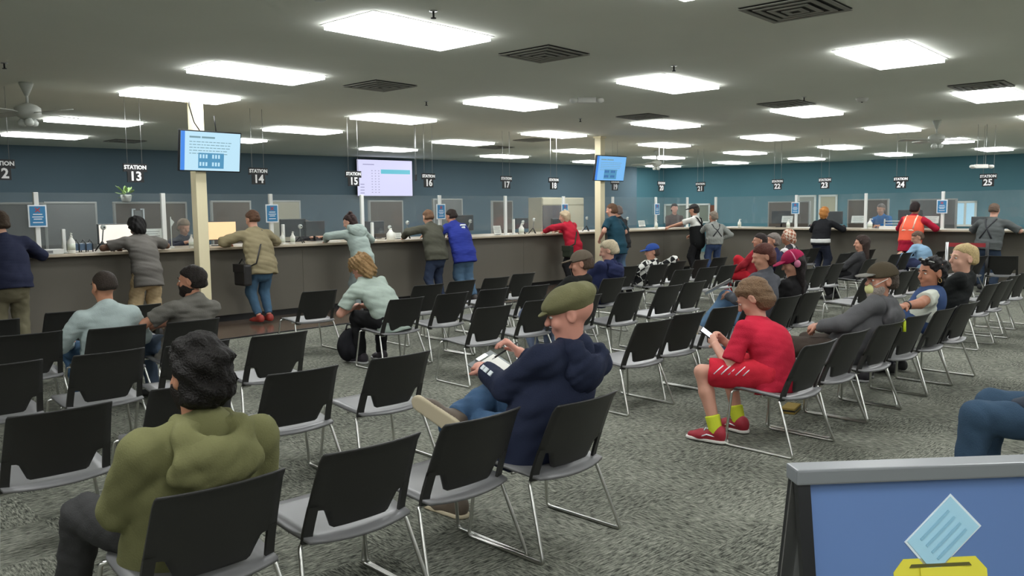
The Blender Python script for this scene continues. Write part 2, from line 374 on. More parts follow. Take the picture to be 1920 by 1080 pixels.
tv('tv', 12.68, 10.72, 2.31, LA-.1, 10, .84, .47, M_scrC, 'sky blue television screen mounted on the middle cream pillar', 'slide', 'pillar')
tv('tv', 12.66, 18.48, 2.40, -.077, 0, 1.66, .94, M_scrB, 'large lilac television screen on the teal back wall behind station fifteen', 'list', 'wall')
MB().tube([(-.28,.05,.66),(-.27,.06,.55),(-.2,.06,.35),(-.12,.05,.24)], .008, 6).build('cable', M_dark, t1); MB().tube([(.06,.06,.45),(.07,.05,.36),(.09,.05,.24)], .007, 6).build('cable', M_dark, t1)
# ------------------------------------------------------------------ ceiling fittings
M_vent = mat('vent_grey', (150,150,142), .6); M_ventd = mat('vent_dark', (66,66,62), .8)
def vent(x, y, lab, a=.3):
    t = empty('ceiling_vent', (x,y,ZC), GA, label=lab, cat='vent', group='square ceiling vents')
    MB().box((-a,-a,-.004),(a,a,0)).build('backing', M_ventd, t)
    for q in range(4):
        r0 = a*(1-q*.25); r1 = r0-a*.13; z = -.012-.004*q; m = MB()
        for lo, hi in (((-r0,-r0),(r0,-r1)),((-r0,r1),(r0,r0)),((-r0,-r1),(-r1,r1)),((r1,-r1),(r0,r1))): m.box((*lo,z-.006),(*hi,z))
        m.build('louvre', M_vent, t)
for x, y, lab in ((5.56,5.5,'square ceiling vent in the middle between the two nearest panels'),(5.48,8.06,'square ceiling vent above the queue screen'),(5.73,3.1,'large square ceiling vent at the top edge right of centre'),
    (10.43,8.17,'square ceiling vent beyond the twin-head lamp'),(10.78,5.94,'square ceiling vent left of the smoke detector'),(11.08,3.56,'square ceiling vent near the right edge'),(5.65,17.11,'square ceiling vent above the station thirteen sign'),(12.04,12.24,'square ceiling vent above station seventeen'),(12.74,14.16,'square ceiling vent near the back wall above station seventeen')): vent(x, y, lab)
M_fan = mat('fan_white', (196,200,192), .5)
def fan(x, y, lab, rot=0.):
    t = empty('ceiling_fan', (x,y,ZC), rot, label=lab, cat='ceiling fan', group='white ceiling fans')
    MB().lathe([(.02,-.14),(.05,-.07),(.07,-.02),(.072,0)]).build('canopy', M_fan, t)
    MB().tube([(0,0,-.1),(0,0,-.24)], .014, 10).build('downrod', M_fan, t)
    MB().lathe([(.05,-.40),(.10,-.37),(.13,-.34),(.13,-.27),(.09,-.24),(.03,-.22)]).build('motor', M_fan, t)
    for k in range(4):
        b = MB(); b.prism([(.12,-.02),(.22,-.055),(.62,-.075),(.66,-.04),(.66,.04),(.62,.075),(.22,.055),(.12,.02)], (0,0,-.33), (1,0,0), (0,.98,.17), (0,0,.008))
        o = b.build('blade', M_fan, t); o.rotation_euler = (0,0,k*math.pi/2)
    g = MB()
    for k in range(3): g.lathe([(.02,-.47),(.045,-.455),(.05,-.42),(.025,-.385)], (.06*math.cos(k*2.1),.06*math.sin(k*2.1),0), 12)
    g.build('light_kit', mat('fan_glass', (220,226,220), .3), t)
fan(2.40,10.29,'white ceiling fan at the far left above the counter', .4); fan(1.98,3.46,'white ceiling fan cut by the top edge of the picture', .2)
fan(14.99,5.48,'white ceiling fan on the right above the right counter', .9); fan(16.86,12.76,'distant white ceiling fan above the counter corner', .3)
def twin_lamp(x, y, z, lab, rods):
    t = empty('emergency_lamp', (x,y,z), R(-40), label=lab, cat='emergency lamp')
    MB().box((-.12,-.03,-.035),(.12,.03,.035), .012).build('housing', M_white, t)
    for s in (-1,1):
        MB().lathe([(.02,-.03),(.05,-.01),(.05,.02),(.03,.035)], (s*.17,-.02,-.01), 14).build('lamp_head', M_white, t)
    for s in rods: MB().tube([(s,0,.03),(s,0,ZC-z)], .004, 6).build('hanging_rod', M_alu, t)
twin_lamp(8.09,7.24,ZC-.04,'white twin-head emergency lamp on the ceiling in the middle',())
twin_lamp(16.35,5.2,2.20,'white emergency lamp hanging above the station twenty-five sign',(-.08,.08))
def detector(x, y, lab):
    t = empty('smoke_detector', (x,y,ZC), 0, label=lab, cat='smoke detector')
    MB().lathe([(.03,-.05),(.06,-.045),(.075,-.02),(.08,0)]).build('body', M_white, t); MB().lathe([(.012,-.058),(.014,-.05)], n=10).build('sensor', M_dark, t)
detector(11.08,5.01,'round white smoke detector on the ceiling at the right')
for x, y, lab in ((3.78,4.86,'small sprinkler head above the nearest light panel'),(7.04,5.12,'small sprinkler head above the light panel right of centre'),(6.73,8.84,'small sprinkler head between light panels in the middle'),(10.35,5.45,'small sprinkler head beside the right ceiling vent'),(9.87,8.97,'small sprinkler head beyond the twin-head lamp'),(1.95,9.1,'small dark sprinkler head at the left edge')):
    t = empty('sprinkler', (x,y,ZC), 0, label=lab, cat='sprinkler')
    MB().lathe([(.03,-.006),(.03,0)], n=14).build('escutcheon', M_alu, t); MB().tube([(0,0,0),(0,0,-.05)], .008, 8).build('stem', M_dark, t); MB().lathe([(.02,-.056),(.02,-.05)], n=10).build('deflector', M_dark, t)
# ------------------------------------------------------------------ right wall: windows, door boards
_wd = (Vector((29.6,-8,0))-Vector((24.4,18.2,0))).normalized(); WRZ = math.atan2(_wd.y, _wd.x)
M_wframe = mat('window_frame', (214,220,214), .5); M_wpane = mat('office_pane', (132,140,128), .15, var=.06, scale=2)
def window(n, s0, s1, z0, z1, cols, pane, lab=None):
    t = empty('window_%d' % n, Vector((24.4,18.2,0))+_wd*s0, WRZ, kind='structure'); w = s1-s0; m = MB(); e = .06
    for lo, hi in (((0,z0),(w,z0+e)),((0,z1-e),(w,z1)),((0,z0),(e,z1)),((w-e,z0),(w,z1))): m.box((lo[0],-.05,lo[1]),(hi[0],.02,hi[1]))
    for k in range(1,cols): m.box((w*k/cols-e/2,-.04,z0),(w*k/cols+e/2,.01,z1))
    m.build('window_frame', M_wframe, t)
    for k in range(cols): MB().box((w*k/cols+e*.4,-.02,z0+e*.5),(w*(k+1)/cols-e*.4,-.01,z1-e*.5)).build('pane', pane, t)
window(1, .08, 1.82, 1.0, 1.68, 4, M_wpane)
window(2, 4.81, 5.40, .6, 1.90, 1, mat('pale_pane', (150,152,142), .25)); window(3, 5.48, 6.06, .6, 1.90, 1, mat('cream_pane', (178,174,148), .3))
window(4, 9.35, 9.95, .9, 1.64, 2, mat('lit_pane', (176,214,232), .3, emit=.45, emit_rgb=(160,205,230)))
_b = MB().box((1.88,-.06,.3),(2.05,0,1.62)).build('wooden_board', mat('brown_board', (112,66,44), .6)); _b.location = (24.4-.075,18.2,0); _b.rotation_euler = (0,0,WRZ); tag(_b, 'narrow brown wooden board on the wall right of the white-framed windows', 'board')
# ------------------------------------------------------------------ back office partitions (counter coordinates)
M_part = mat('partition_grey', (104,106,104), .85, var=.06, scale=4); M_partb = mat('partition_brown', (96,88,80), .85, var=.06, scale=4)
M_trim = mat('partition_trim', (150,152,148), .5)
def at(t, x, y, z=0.): return t.matrix_basis @ Vector((x,y,z))
def partition(t, x0, x1, y, h, m, lab):
    o = empty('partition', at(t,x0,y), t.rotation_euler.z, label=lab, cat='partition', group='office partitions behind the counter'); w = x1-x0
    MB().box((.02,0,.06),(w-.02,.045,h-.03)).build('panel', m, o)
    MB().box((0,-.006,h-.03),(w,.051,h), .004).build('top_trim', M_trim, o)
    for x in (0,w-.03): MB().box((x,-.005,0),(x+.03,.05,h-.03)).build('end_post', M_trim, o)
for x0, x1, y, h, m, lab in ((-2.4,1.13,3.0,1.7,M_part,'grey office partition behind the leftmost counter post'),(1.3,2.08,3.6,1.72,M_part,'grey office partition left of the plant'),(2.11,3.3,3.0,1.71,M_partb,'olive office partition below the small plant'),
    (3.73,4.48,3.0,1.73,M_partb,'brown office partition behind the person in the tan sweater'),(5.0,5.62,3.2,1.74,mat('partition_beige',(150,146,130),.8),'beige office partition behind the two soap bottles'),(7.08,7.95,3.0,1.74,M_partb,'brown office partition under the large queue screen'),
    (8.79,9.66,3.0,1.78,M_part,'grey office partition behind the person in the blue shirt'),(10.6,11.3,3.0,1.74,M_partb,'brown office partition behind station seventeen')): partition(ctrL, x0, x1, y, h, m, lab)
for x0, x1, y, h, m, lab in ((.3,1.5,2.3,1.66,M_partb,'dark office partition left of station twenty-two'),(2.5,3.5,2.3,1.68,M_partb,'dark office partition behind the person with orange hair'),(4.0,5.0,2.3,1.66,M_part,'grey office partition behind the person in the safety vest')): partition(ctrR, x0, x1, y, h, m, lab)
cab = empty('storage_cabinet', at(ctrL,12.35,3.0), LA, label='cream storage cabinet behind the person in the red jacket', cat='cabinet')
M_cab = mat('cabinet_cream', (196,188,164), .5); MB().box((0,0,0),(1.66,.45,1.82), .006).build('body', M_cab, cab)
for x0, x1, m in ((.02,.95,mat('cabinet_dark_door',(84,80,84),.5)),(.97,1.64,M_cab)):
    d = MB().box((x0,-.02,.05),(x1,0,1.62), .004).build('door', m, cab); MB().tube([(x1-.06,-.03,.9),(x1-.06,-.03,1.05)], .008, 6).build('handle', M_alu, d)
MB().box((.02,-.02,1.64),(1.64,0,1.8), .004).build('header', M_cab, cab)
# hanging plant on the partition
pl = empty('potted_plant', at(ctrL,2.32,3.02,1.71), 0, label='small green trailing plant on top of the olive partition', cat='plant')
MB().lathe([(.05,0),(.07,.02),(.085,.1),(.075,.11)]).build('pot', M_white, pl)
_rn = random.Random(3); M_leaf = mat('leaf_green', (138,170,104), .6, var=.3, scale=20)
for k in range(16):
    a = _rn.uniform(0,6.28); el = _rn.uniform(-.3,1.2); L_ = _rn.uniform(.05,.16); c = Vector((math.cos(a)*math.cos(el)*L_, math.sin(a)*math.cos(el)*L_, .11+math.sin(el)*L_))
    d = (c-Vector((0,0,.1))).normalized(); s_ = d.cross(Vector((0,0,1))).normalized()*.028; n_ = d.cross(s_).normalized()
    m = MB(); m.prism([(-.04,0),(-.01,1),(.03,.8),(.06,0),(.03,-.8),(-.01,-1)], c, d, s_, n_*.004); m.build('leaf', M_leaf, pl)
fp = empty('flag_pole', at(ctrL,.45,2.7), LA, label='brown flag pole with gold finial leaning at the left edge', cat='flag pole')
MB().tube([(.05,0,0),(-.06,0,2.1)], .016, 8).build('pole', mat('pole_wood',(96,62,44),.5), fp); MB().sph((-.062,0,2.14),(.03,.03,.045)).build('finial', mat('finial_gold',(196,170,96),.3,metal=.8), fp)
MB().lathe([(.16,0),(.15,.03),(.04,.05),(.03,.1)], (.05,0,0)).build('base', M_dark, fp)
# ------------------------------------------------------------------ things on the counters
M_bot = mat('bottle_white', (228,228,220), .35); M_lab = mat('bottle_label', (120,150,110), .6)
def bottle(t, x, y, lab, h=.15, r=.035):
    o = empty('soap_bottle', at(t,x,y,CZ), 0, label=lab, cat='bottle', group='hand sanitizer bottles')
    MB().lathe([(r*.95,0),(r,.01),(r,h*.72),(r*.5,h*.9),(r*.36,h)], n=14).build('body', M_bot, o); MB().lathe([(r*1.01,h*.2),(r*1.01,h*.58)], n=14).build('label_band', M_lab if h > .2 else mat('bottle_label_pale',(206,212,196),.6), o)
    p = MB(); p.tube([(0,0,h),(0,0,h*1.22)], r*.2, 8); p.tube([(0,0,h*1.2),(0,-r*1.1,h*1.16)], r*.16, 8); p.lathe([(r*.45,h*.97),(r*.45,h*1.06)], n=10); p.build('pump', M_bot, o)
def cam_stand(t, x, y, lab, h=.22, lean=0.):
    o = empty('camera_stand', at(t,x,y,CZ), t.rotation_euler.z, label=lab, cat='camera', group='small cameras on stands along the counter')
    for k in range(3): MB().tube([(0,0,h*.45),(.09*math.cos(k*2.1+.3),.09*math.sin(k*2.1+.3),.004)], .009, 6).build('leg', M_dark, o)
    MB().tube([(0,0,h*.4),(lean,0,h)], .008, 6).build('stem', M_grey, o)
    b = MB().sph((lean,-.01,h+.03),(.035,.03,.035)).build('camera_body', M_white, o); MB().lathe([(.012,0),(.012,.002)], n=10).build('lens', M_dark, b, (lean,-.041,h+.03)).rotation_euler = (R(90),0,0)
def monitor(t, x, y, lab, w=.42, h=.26, rz=0., scr=None, z0=CZ-.0):
    o = empty('monitor', at(t,x,y,z0), t.rotation_euler.z+rz, label=lab, cat='monitor', group='computer monitors at the counter')
    MB().box((-w/2,0,.08),(w/2,.04,.08+h), .008).build('casing', M_dark, o); MB().box((-w/2+.012,-.003,.092),(w/2-.012,0,.068+h)).build('screen', scr or mat('screen_off',(40,44,48),.15), o)
    MB().tube([(0,.03,.0),(0,.03,.14)], .02, 8).build('neck', M_dark, o); MB().box((-.1,-.05,0),(.1,.11,.012), .004).build('foot', M_dark, o)
def card(t, x, y, z, w, h, lab, m=None, rz=0., tilt=12):
    o = empty('notice_card', at(t,x,y,z), t.rotation_euler.z+rz, label=lab, cat='card', group='white notice cards on the counter')
    o.rotation_euler = (R(-tilt),0,o.rotation_euler.z); MB().box((-w/2,0,0),(w/2,.004,h)).build('sheet', m or M_paper, o)
    k = MB()
    for q in range(4): k.box((-w*.36,-.0012,h*(.75-.17*q)),(w*(.36-.07*(q%2)),0,h*(.79-.17*q)))
    k.build('text_lines', M_grey, o); MB().box((-w*.3,-.01,-.004),(w*.3,.05,.004)).build('easel', M_grey, o)
def papers(t, x, y, lab, w=.3, d=.21, n=3, h=.02):
    o = empty('paper_stack', at(t,x,y,CZ), t.rotation_euler.z, label=lab, cat='papers')
    for q in range(n): MB().box((-w/2+.01*(q%2),-d/2,q*h/n),(w/2+.01*(q%2),d/2,(q+1)*h/n-.001)).build('sheet', M_paper, o)
bottle(ctrL,.47,.10,'white soap bottle at the far left beside the short post', .2, .045)
bottle(ctrL,1.97,.12,'white soap bottle left of the cream pillar'); bottle(ctrL,3.33,.11,'left one of two soap bottles beside the person in the tan sweater'); bottle(ctrL,3.50,.11,'right one of two soap bottles beside the person in the tan sweater')
bottle(ctrL,8.46,.12,'white soap bottle right of the station seventeen post', .17, .05); bottle(ctrL,13.05,.12,'soap bottle near the far corner below the station twenty sign', .16)
bottle(ctrR,1.05,.12,'soap bottle on the right counter beside the suspenders', .16,.04); bottle(ctrR,2.36,.12,'soap bottle below the first blue notice of the right counter', .15,.04); bottle(ctrR,4.27,.12,'soap bottle left of the person in the safety vest', .17,.05)
jg = empty('soap_jug', at(ctrL,5.32,.12,CZ), LA, label='large white soap jug left of the person in the olive jacket', cat='jug')
MB().lathe([(.06,0),(.068,.01),(.068,.1),(.03,.15),(.02,.17)], n=16).build('body', M_bot, jg); MB().tube([(.05,0,.12),(.09,0,.11),(.09,0,.05),(.065,0,.03)], .009, 8).build('handle', M_bot, jg); MB().lathe([(.022,.165),(.022,.19)], n=12).build('cap', M_bot, jg)
tb = empty('tissue_box', at(ctrL,.24,.08,CZ), LA, label='low white box at the left end beside the soap bottle', cat='box'); MB().box((-.12,-.06,0),(.12,.06,.06), .008).build('body', M_white, tb); MB().box((-.08,-.062,.015),(.0,-.06,.045)).build('print', M_grey, tb)
tr = empty('desk_sorter', at(ctrL,.68,.42,CZ), LA, label='bluish clear plastic sorter with black frame on the left counter', cat='sorter')
M_clr = mat('blue_clear_plastic',(96,116,140),.2)
for k in range(4): MB().tube([(-.12+.08*k,-.08,0),(-.12+.08*k,-.09,.1),(-.12+.08*k,0,.15),(-.12+.08*k,.09,.1),(-.12+.08*k,.08,0)], .007, 6).build('rib', M_dark, tr)
for q, a in enumerate((-.06,.0,.05)): MB().box((-.13,a-.012,.02),(.12,a+.012,.11-.02*q), .006).build('pocket', M_clr, tr)
for x, lab, h, ln in ((.92,'small camera on a stem left of the person in the grey shirt',.27,.02),(3.78,'small camera on a black tripod right of the two soap bottles',.22,0),(5.50,'small camera on a black tripod beside the soap jug',.17,-.02),(5.86,'small camera on a stem left of the olive jacket',.24,0),(7.25,'small camera on a slanted stem right of the blue shirt',.24,.08),(8.75,'small camera tripod right of the station seventeen post',.2,0),(9.05,'small camera on a stem left of the red jacket',.24,.02),(10.15,'small camera on a stem right of the red jacket',.25,0),(10.75,'small camera on a stem beside the middle pillar',.25,0),(12.2,'small camera on a stem below the station twenty sign',.22,.02)): cam_stand(ctrL, x, .35, lab, h, ln)
M_lit = mat('screen_white_lit',(240,232,224),.3,emit=.9,emit_rgb=(245,232,222)); M_lit2 = mat('screen_warm_lit',(250,214,170),.3,emit=.85,emit_rgb=(250,206,150))
monitor(ctrL,1.18,.52,'lit monitor showing a white page behind the person in the grey shirt',.5,.26,.1,M_lit); monitor(ctrL,2.62,.55,'lit monitor with a warm page beside the person in the tan sweater',.5,.27,.1,M_lit2)
for x, lab, w, h in ((4.05,'dark monitor beyond the small camera tripod',.5,.28),(4.45,'dark monitor left of the person in the grey hoodie',.4,.24),(5.65,'dark monitor left of the olive jacket',.44,.22),(7.75,'grey monitor left of the station seventeen post',.6,.3),(9.4,'dark monitor behind the red sleeve',.44,.22),(10.5,'dark monitor right of the red jacket',.4,.2),(12.6,'dark monitor near the far corner',.44,.22)): monitor(ctrL,x,.95,lab,w,h,.15)
for x, lab, w, h in ((1.7,'dark monitor below the station twenty-two sign',.5,.3),(3.0,'dark monitor behind the person with orange hair',.5,.28),(4.75,'dark monitor left of the safety vest',.5,.3),(6.15,'low black monitor left of the person in suspenders',.4,.16)): monitor(ctrR,x,.8,lab,w,h)
card(ctrL,1.56,.4,CZ+.1,.34,.17,'wide white notice card behind the person in the grey shirt'); card(ctrL,5.68,.36,CZ+.008,.14,.1,'small white card left of the olive jacket'); card(ctrL,8.05,.34,CZ+.008,.2,.17,'white notice card on the station seventeen post'); card(ctrL,12.75,.3,CZ+.06,.26,.14,'white notice card near the far corner')
card(ctrR,2.2,.3,CZ+.12,.28,.15,'white notice card left of the first blue notice on the right counter'); card(ctrR,3.9,.3,CZ+.12,.3,.15,'white notice card in front of the staff member in blue'); card(ctrR,5.42,.3,CZ+.12,.28,.14,'white notice card right of the safety vest'); card(ctrR,7.4,.3,CZ+.12,.3,.16,'white notice card at the right edge of the picture')
papers(ctrL,4.25,.3,'white papers in front of the person in the grey hoodie'); papers(ctrR,4.72,.22,'stack of white papers left of the safety vest',.5,.24,4,.06); papers(ctrR,2.75,.2,'white papers left of the person with orange hair',.5,.2,2,.02)
df = empty('desk_flag', at(ctrL,1.83,.4,CZ), LA, label='small white desk flag on a stick left of the pillar', cat='flag'); MB().tube([(0,0,0),(0,0,.42)], .006, 6).build('stick', M_white, df); MB().lathe([(.035,0),(.035,.015),(.012,.03)], n=12).build('base', M_white, df); MB().prism([(0,0),(.05,-.05),(.01,-.11)], (0,0,.4), (1,0,0), (0,0,1), (0,.003,0)).build('flag', M_white, df)
qd = empty('photo_frame', at(ctrL,2.48,2.998,1.5), LA, label='white bracket-shaped picture frame on the olive partition', cat='picture'); m = MB(); m.box((-.1,-.02,-.1),(-.075,0,.1)); m.box((.075,-.02,-.1),(.1,0,.1)); m.box((-.1,-.02,.08),(-.04,0,.1)); m.box((.04,-.02,.08),(.1,0,.1)); m.build('frame', M_pwhite, qd); MB().box((-.06,-.012,-.1),(.06,0,.07)).build('picture', M_grey, qd)
ts = empty('desk_tray', at(ctrR,4.62,.55,CZ), RA, label='white wire tray with papers left of the safety vest', cat='tray')
for k in range(3): MB().box((-.22,-.12,.03+.06*k),(.22,.12,.04+.06*k)).build('shelf', M_white, ts)
for x in (-.21,.21): MB().box((x-.01,-.12,0),(x+.01,-.1,.2)).build('support', M_white, ts)
# ------------------------------------------------------------------ belt barrier near the right counter
M_red = mat('belt_red', (168,52,58), .7)
bar = empty('belt_barrier', (15.72,5.50,0), 0, label='red belt barrier between two posts behind the man with blond hair', cat='barrier')
for q, (x, y) in enumerate(((0,0),(.10,-.62))):
    pm = MB().tube([(x,y,.02),(x,y,.86)], .028, 10).build('post', M_alu if q == 0 else M_dark, bar); MB().lathe([(.15,0),(.14,.02),(.04,.035)], (x,y,0)).build('base', M_dark, pm)
m = MB(); m.prism([(0,0),(1,0),(1,1),(0,1)], (0,0,.78), (.10,-.62,0), (0,0,.07), (.004,0,0)); m.build('belt', M_red, bar)
# ------------------------------------------------------------------ A-frame sign, nearest on the right
sg = empty('a_frame_sign', (1.863,.989,0), R(-38.42), label='black A-frame floor sign with a blue ballot box poster at lower right', cat='sign')
SW, ST, SL = .72, .85, .2       # width, top height, lean
dn = Vector((0,-math.sin(SL),-math.cos(SL))); dr = Vector((0,math.sin(SL),-math.cos(SL))); nf = Vector((0,-math.cos(SL),math.sin(SL))); LEN = ST/math.cos(SL)
M_sf = mat('sign_frame_black',(30,31,33),.35); M_sfg = mat('sign_top_grey',(126,130,133),.35)
def leaf_panel(d, nn, name):
    o = Vector((0,0,ST)); x = Vector((1,0,0))
    fr = MB()
    for a0, a1, b0, b1 in ((0,.032,.0,LEN),(SW-.032,SW,.0,LEN),(.032,SW-.032,.0,.02),(.032,SW-.032,LEN-.05,LEN)):
        fr.prism([(a0,b0),(a1,b0),(a1,b1),(a0,b1)], o, x, d, nn*.022)
    fo = fr.build(name, M_sf, sg); return fo
lf = leaf_panel(dn, nf, 'front_frame'); leaf_panel(dr, Vector((0,math.cos(SL),math.sin(SL))), 'rear_frame')
MB().prism([(.0,.0),(SW,.0),(SW,LEN-.05),(.0,LEN-.05)], Vector((0,0,ST)), (1,0,0), dr, Vector((0,.006,0))).build('rear_panel', mat('sign_rear_panel',(150,150,146),.5), sg)
MB().box((-.004,-.034,ST-.024),(SW+.004,.034,ST+.014), .005).build('top_bar', M_sfg, sg)
def pp(name, poly, m, lift, parent):
    return MB().prism(poly, Vector((0,0,ST))+nf*lift, (1,0,0), dn, nf*.0015).build(name, m, parent)
po = pp('poster_sheet', [(.03,.018),(SW-.03,.018),(SW-.03,LEN-.06),(.03,LEN-.06)], mat('poster_sheet_blue',(96,126,178),.45), .006, sg)
bl = [(.267,.178),(.396,.066),(.469,.147),(.335,.262)]; cx = sum(a for a,b in bl)/4; cy = sum(b for a,b in bl)/4
pp('ballot_border', bl, mat('ballot_white',(226,238,244),.5), .008, po)
pp('ballot_paper', [(cx+(a-cx)*.93, cy+(b-cy)*.93) for a,b in bl], mat('ballot_blue',(168,214,234),.5), .010, po)
for k in range(4):
    f = .22+.19*k; a = Vector((bl[0][0]*(1-f)+bl[3][0]*f, bl[0][1]*(1-f)+bl[3][1]*f)); b = Vector((bl[1][0]*(1-f)+bl[2][0]*f, bl[1][1]*(1-f)+bl[2][1]*f)); a, b = a.lerp(b,.2), a.lerp(b,.8); nn_ = Vector((b.y-a.y, a.x-b.x)).normalized()*.003
    pp('ballot_line', [tuple(a+nn_),tuple(b+nn_),tuple(b-nn_),tuple(a-nn_)], mat('ballot_line_blue',(140,190,214),.5), .012, po)
M_yel = mat('ballot_box_yellow',(232,222,72),.5)
pp('ballot_box', [(.261,.219),(.447,.219),(.474,.25),(.474,.52),(.234,.52),(.234,.25)], M_yel, .008, po)
pp('box_slot', [(.280,.232),(.428,.232),(.434,.240),(.274,.240)], mat('slot_dark',(90,86,40),.6), .0105, po)
pp('ballot_lower_cover', [(.300,.2405),(.41,.2405),(.41,.30),(.300,.30)], M_yel, .013, po)
# ------------------------------------------------------------------ chairs
def chair_parts():
    P = {}
    # seat: dished plate with rolled front edge
    nx, ny = 9, 9; m = MB(); vs = []; fs = []
    def sz(x, y): return .346+.075*(y+.165)+.010*(abs(x)/.22)**2*(1 if y < .15 else .4)-.012*max(0,(y-.16)/.1)**2
    for side in (0,1):
        for j in range(ny):
            t = j/(ny-1); y = -.165+.415*t; hw = .215+.012*math.sin(t*math.pi)-.02*max(0,t-.8)*5*(t-.8)*5
            for i in range(nx):
                x = hw*(2*i/(nx-1)-1); yy = y-(.035*(1-(x/hw)**2) if j == 0 else 0)
                vs.append((x, yy, sz(x,y)-(.014 if side else 0)))
    o = nx*ny
    for j in range(ny-1):
        for i in range(nx-1):
            a = j*nx+i; fs.append((a,a+1,a+nx+1,a+nx)); fs.append((o+a,o+a+nx,o+a+nx+1,o+a+1))
    for j in range(ny-1):
        a = j*nx; fs.append((a,a+nx,o+a+nx,o+a)); a = j*nx+nx-1; fs.append((a,o+a,o+a+nx,a+nx))
    for i in range(nx-1):
        fs.append((i,o+i,o+i+1,i+1)); a = (ny-1)*nx+i; fs.append((a,a+1,o+a+1,o+a))
    m._add(vs, fs, True); P['seat'] = (m.mesh('seat'), M_seat)
    # back panel: full width on top, tapering trapezoid below, curved in plan and leaning back
    def bpnt(u, z):   # u in -1..1
        t = max(0,(z-.338)/(.685-.338)); hw = .222-.018*t; y = -.118-.137*t**1.15
        return Vector((u*hw, y-.03*(1-u*u)*(1 if t < .9 else 1), z))
    rows = [(.374,.50),(.382,.56),(.405,.61),(.43,.665),(.45,.71),(.456,.76),(.460,1.),(.50,1.),(.56,1.),(.61,1.),(.65,1.),(.674,1.),(.685,.985)]
    nx = 13; vs = []; fs = []
    for side in (0,1):
        for z, wf in rows:
            for i in range(nx):
                u = wf*(2*i/(nx-1)-1); p = bpnt(u, z)
                if z > .66: p.y -= .010*(z-.66)/.02
                vs.append(p+Vector((0,.012 if side else 0,0)))
    o = nx*len(rows)
    for j in range(len(rows)-1):
        for i in range(nx-1):
            a = j*nx+i; fs.append((a,a+nx,a+nx+1,a+1)) if False else fs.append((a,a+1,a+nx+1,a+nx)); fs.append((o+a,o+a+nx,o+a+nx+1,o+a+1))
        a = j*nx; fs.append((a,a+nx,o+a+nx,o+a)); a = j*nx+nx-1; fs.append((a,o+a,o+a+nx,a+nx))
    for i in range(nx-1):
        fs.append((i,o+i,o+i+1,i+1)); a = (len(rows)-1)*nx+i; fs.append((a,a+1,o+a+1,o+a))
    m = MB(); m._add(vs, fs, True); P['backrest'] = (m.mesh('backrest'), M_black)
    for nm, s in (('upright_l',-1),('upright_r',1)):
        m = MB(); vs = []; zs = (.330,.37,.41,.45,.475)
        for z in zs:
            for du, dy in ((1.0,-.001),(.84,-.001),(.84,.0135),(1.0,.0135)): vs.append(bpnt(s*du, z)+Vector((0,dy,0)))
        fs = [(0,1,2,3),(16,19,18,17)]
        for j in range(4):
            for k in range(4): fs.append((4*j+k,4*j+(k+1)%4,4*j+4+(k+1)%4,4*j+4+k))
        m._add(vs, fs, False); P[nm] = (m.mesh('upright'), M_black)
        x = s*.27; m = MB()
        m.tube([(s*.16,-.10,.324),(s*.215,-.105,.326),(s*.225,-.112,.322),(s*.229,-.118,.308),(x-.004*s,-.222,.03),(x,-.228,.014),(x,-.218,.009),(x,-.19,.008),(x,.2,.008),(x,.222,.010),(x,.23,.02),(x-.002*s,.231,.035),(s*.232,.215,.332),(s*.228,.212,.346),(s*.215,.208,.350),(s*.16,.2,.350)], .0085, 8)
        P['leg_'+nm[-1]] = (m.mesh('sled_leg'), M_chrome)
    m = MB(); m.tube([(-.2,.02,.334),(.2,.02,.334)], .008, 8); m.tube([(-.16,-.10,.324),(-.16,.2,.350)], .008, 8); m.tube([(.16,-.10,.324),(.16,.2,.350)], .008, 8)
    P['rail'] = (m.mesh('under_rail'), M_chrome)
    return P
CP = chair_parts()
def chair(x, ytop, label, rz=0., group='black sled-base waiting chairs'):
    t = empty('waiting_chair', (x, ytop+.255, 0), rz, label=label, cat='chair', group=group)
    for k, nm in (('seat','seat'),('backrest','backrest'),('upright_l','upright'),('upright_r','upright'),('leg_l','sled_leg'),('leg_r','sled_leg'),('rail','under_rail')): link(nm, CP[k][0], CP[k][1], t)
    return t
RN = {1:'nearest row',2:'second row',3:'third row',4:'fourth row',5:'fifth row'}
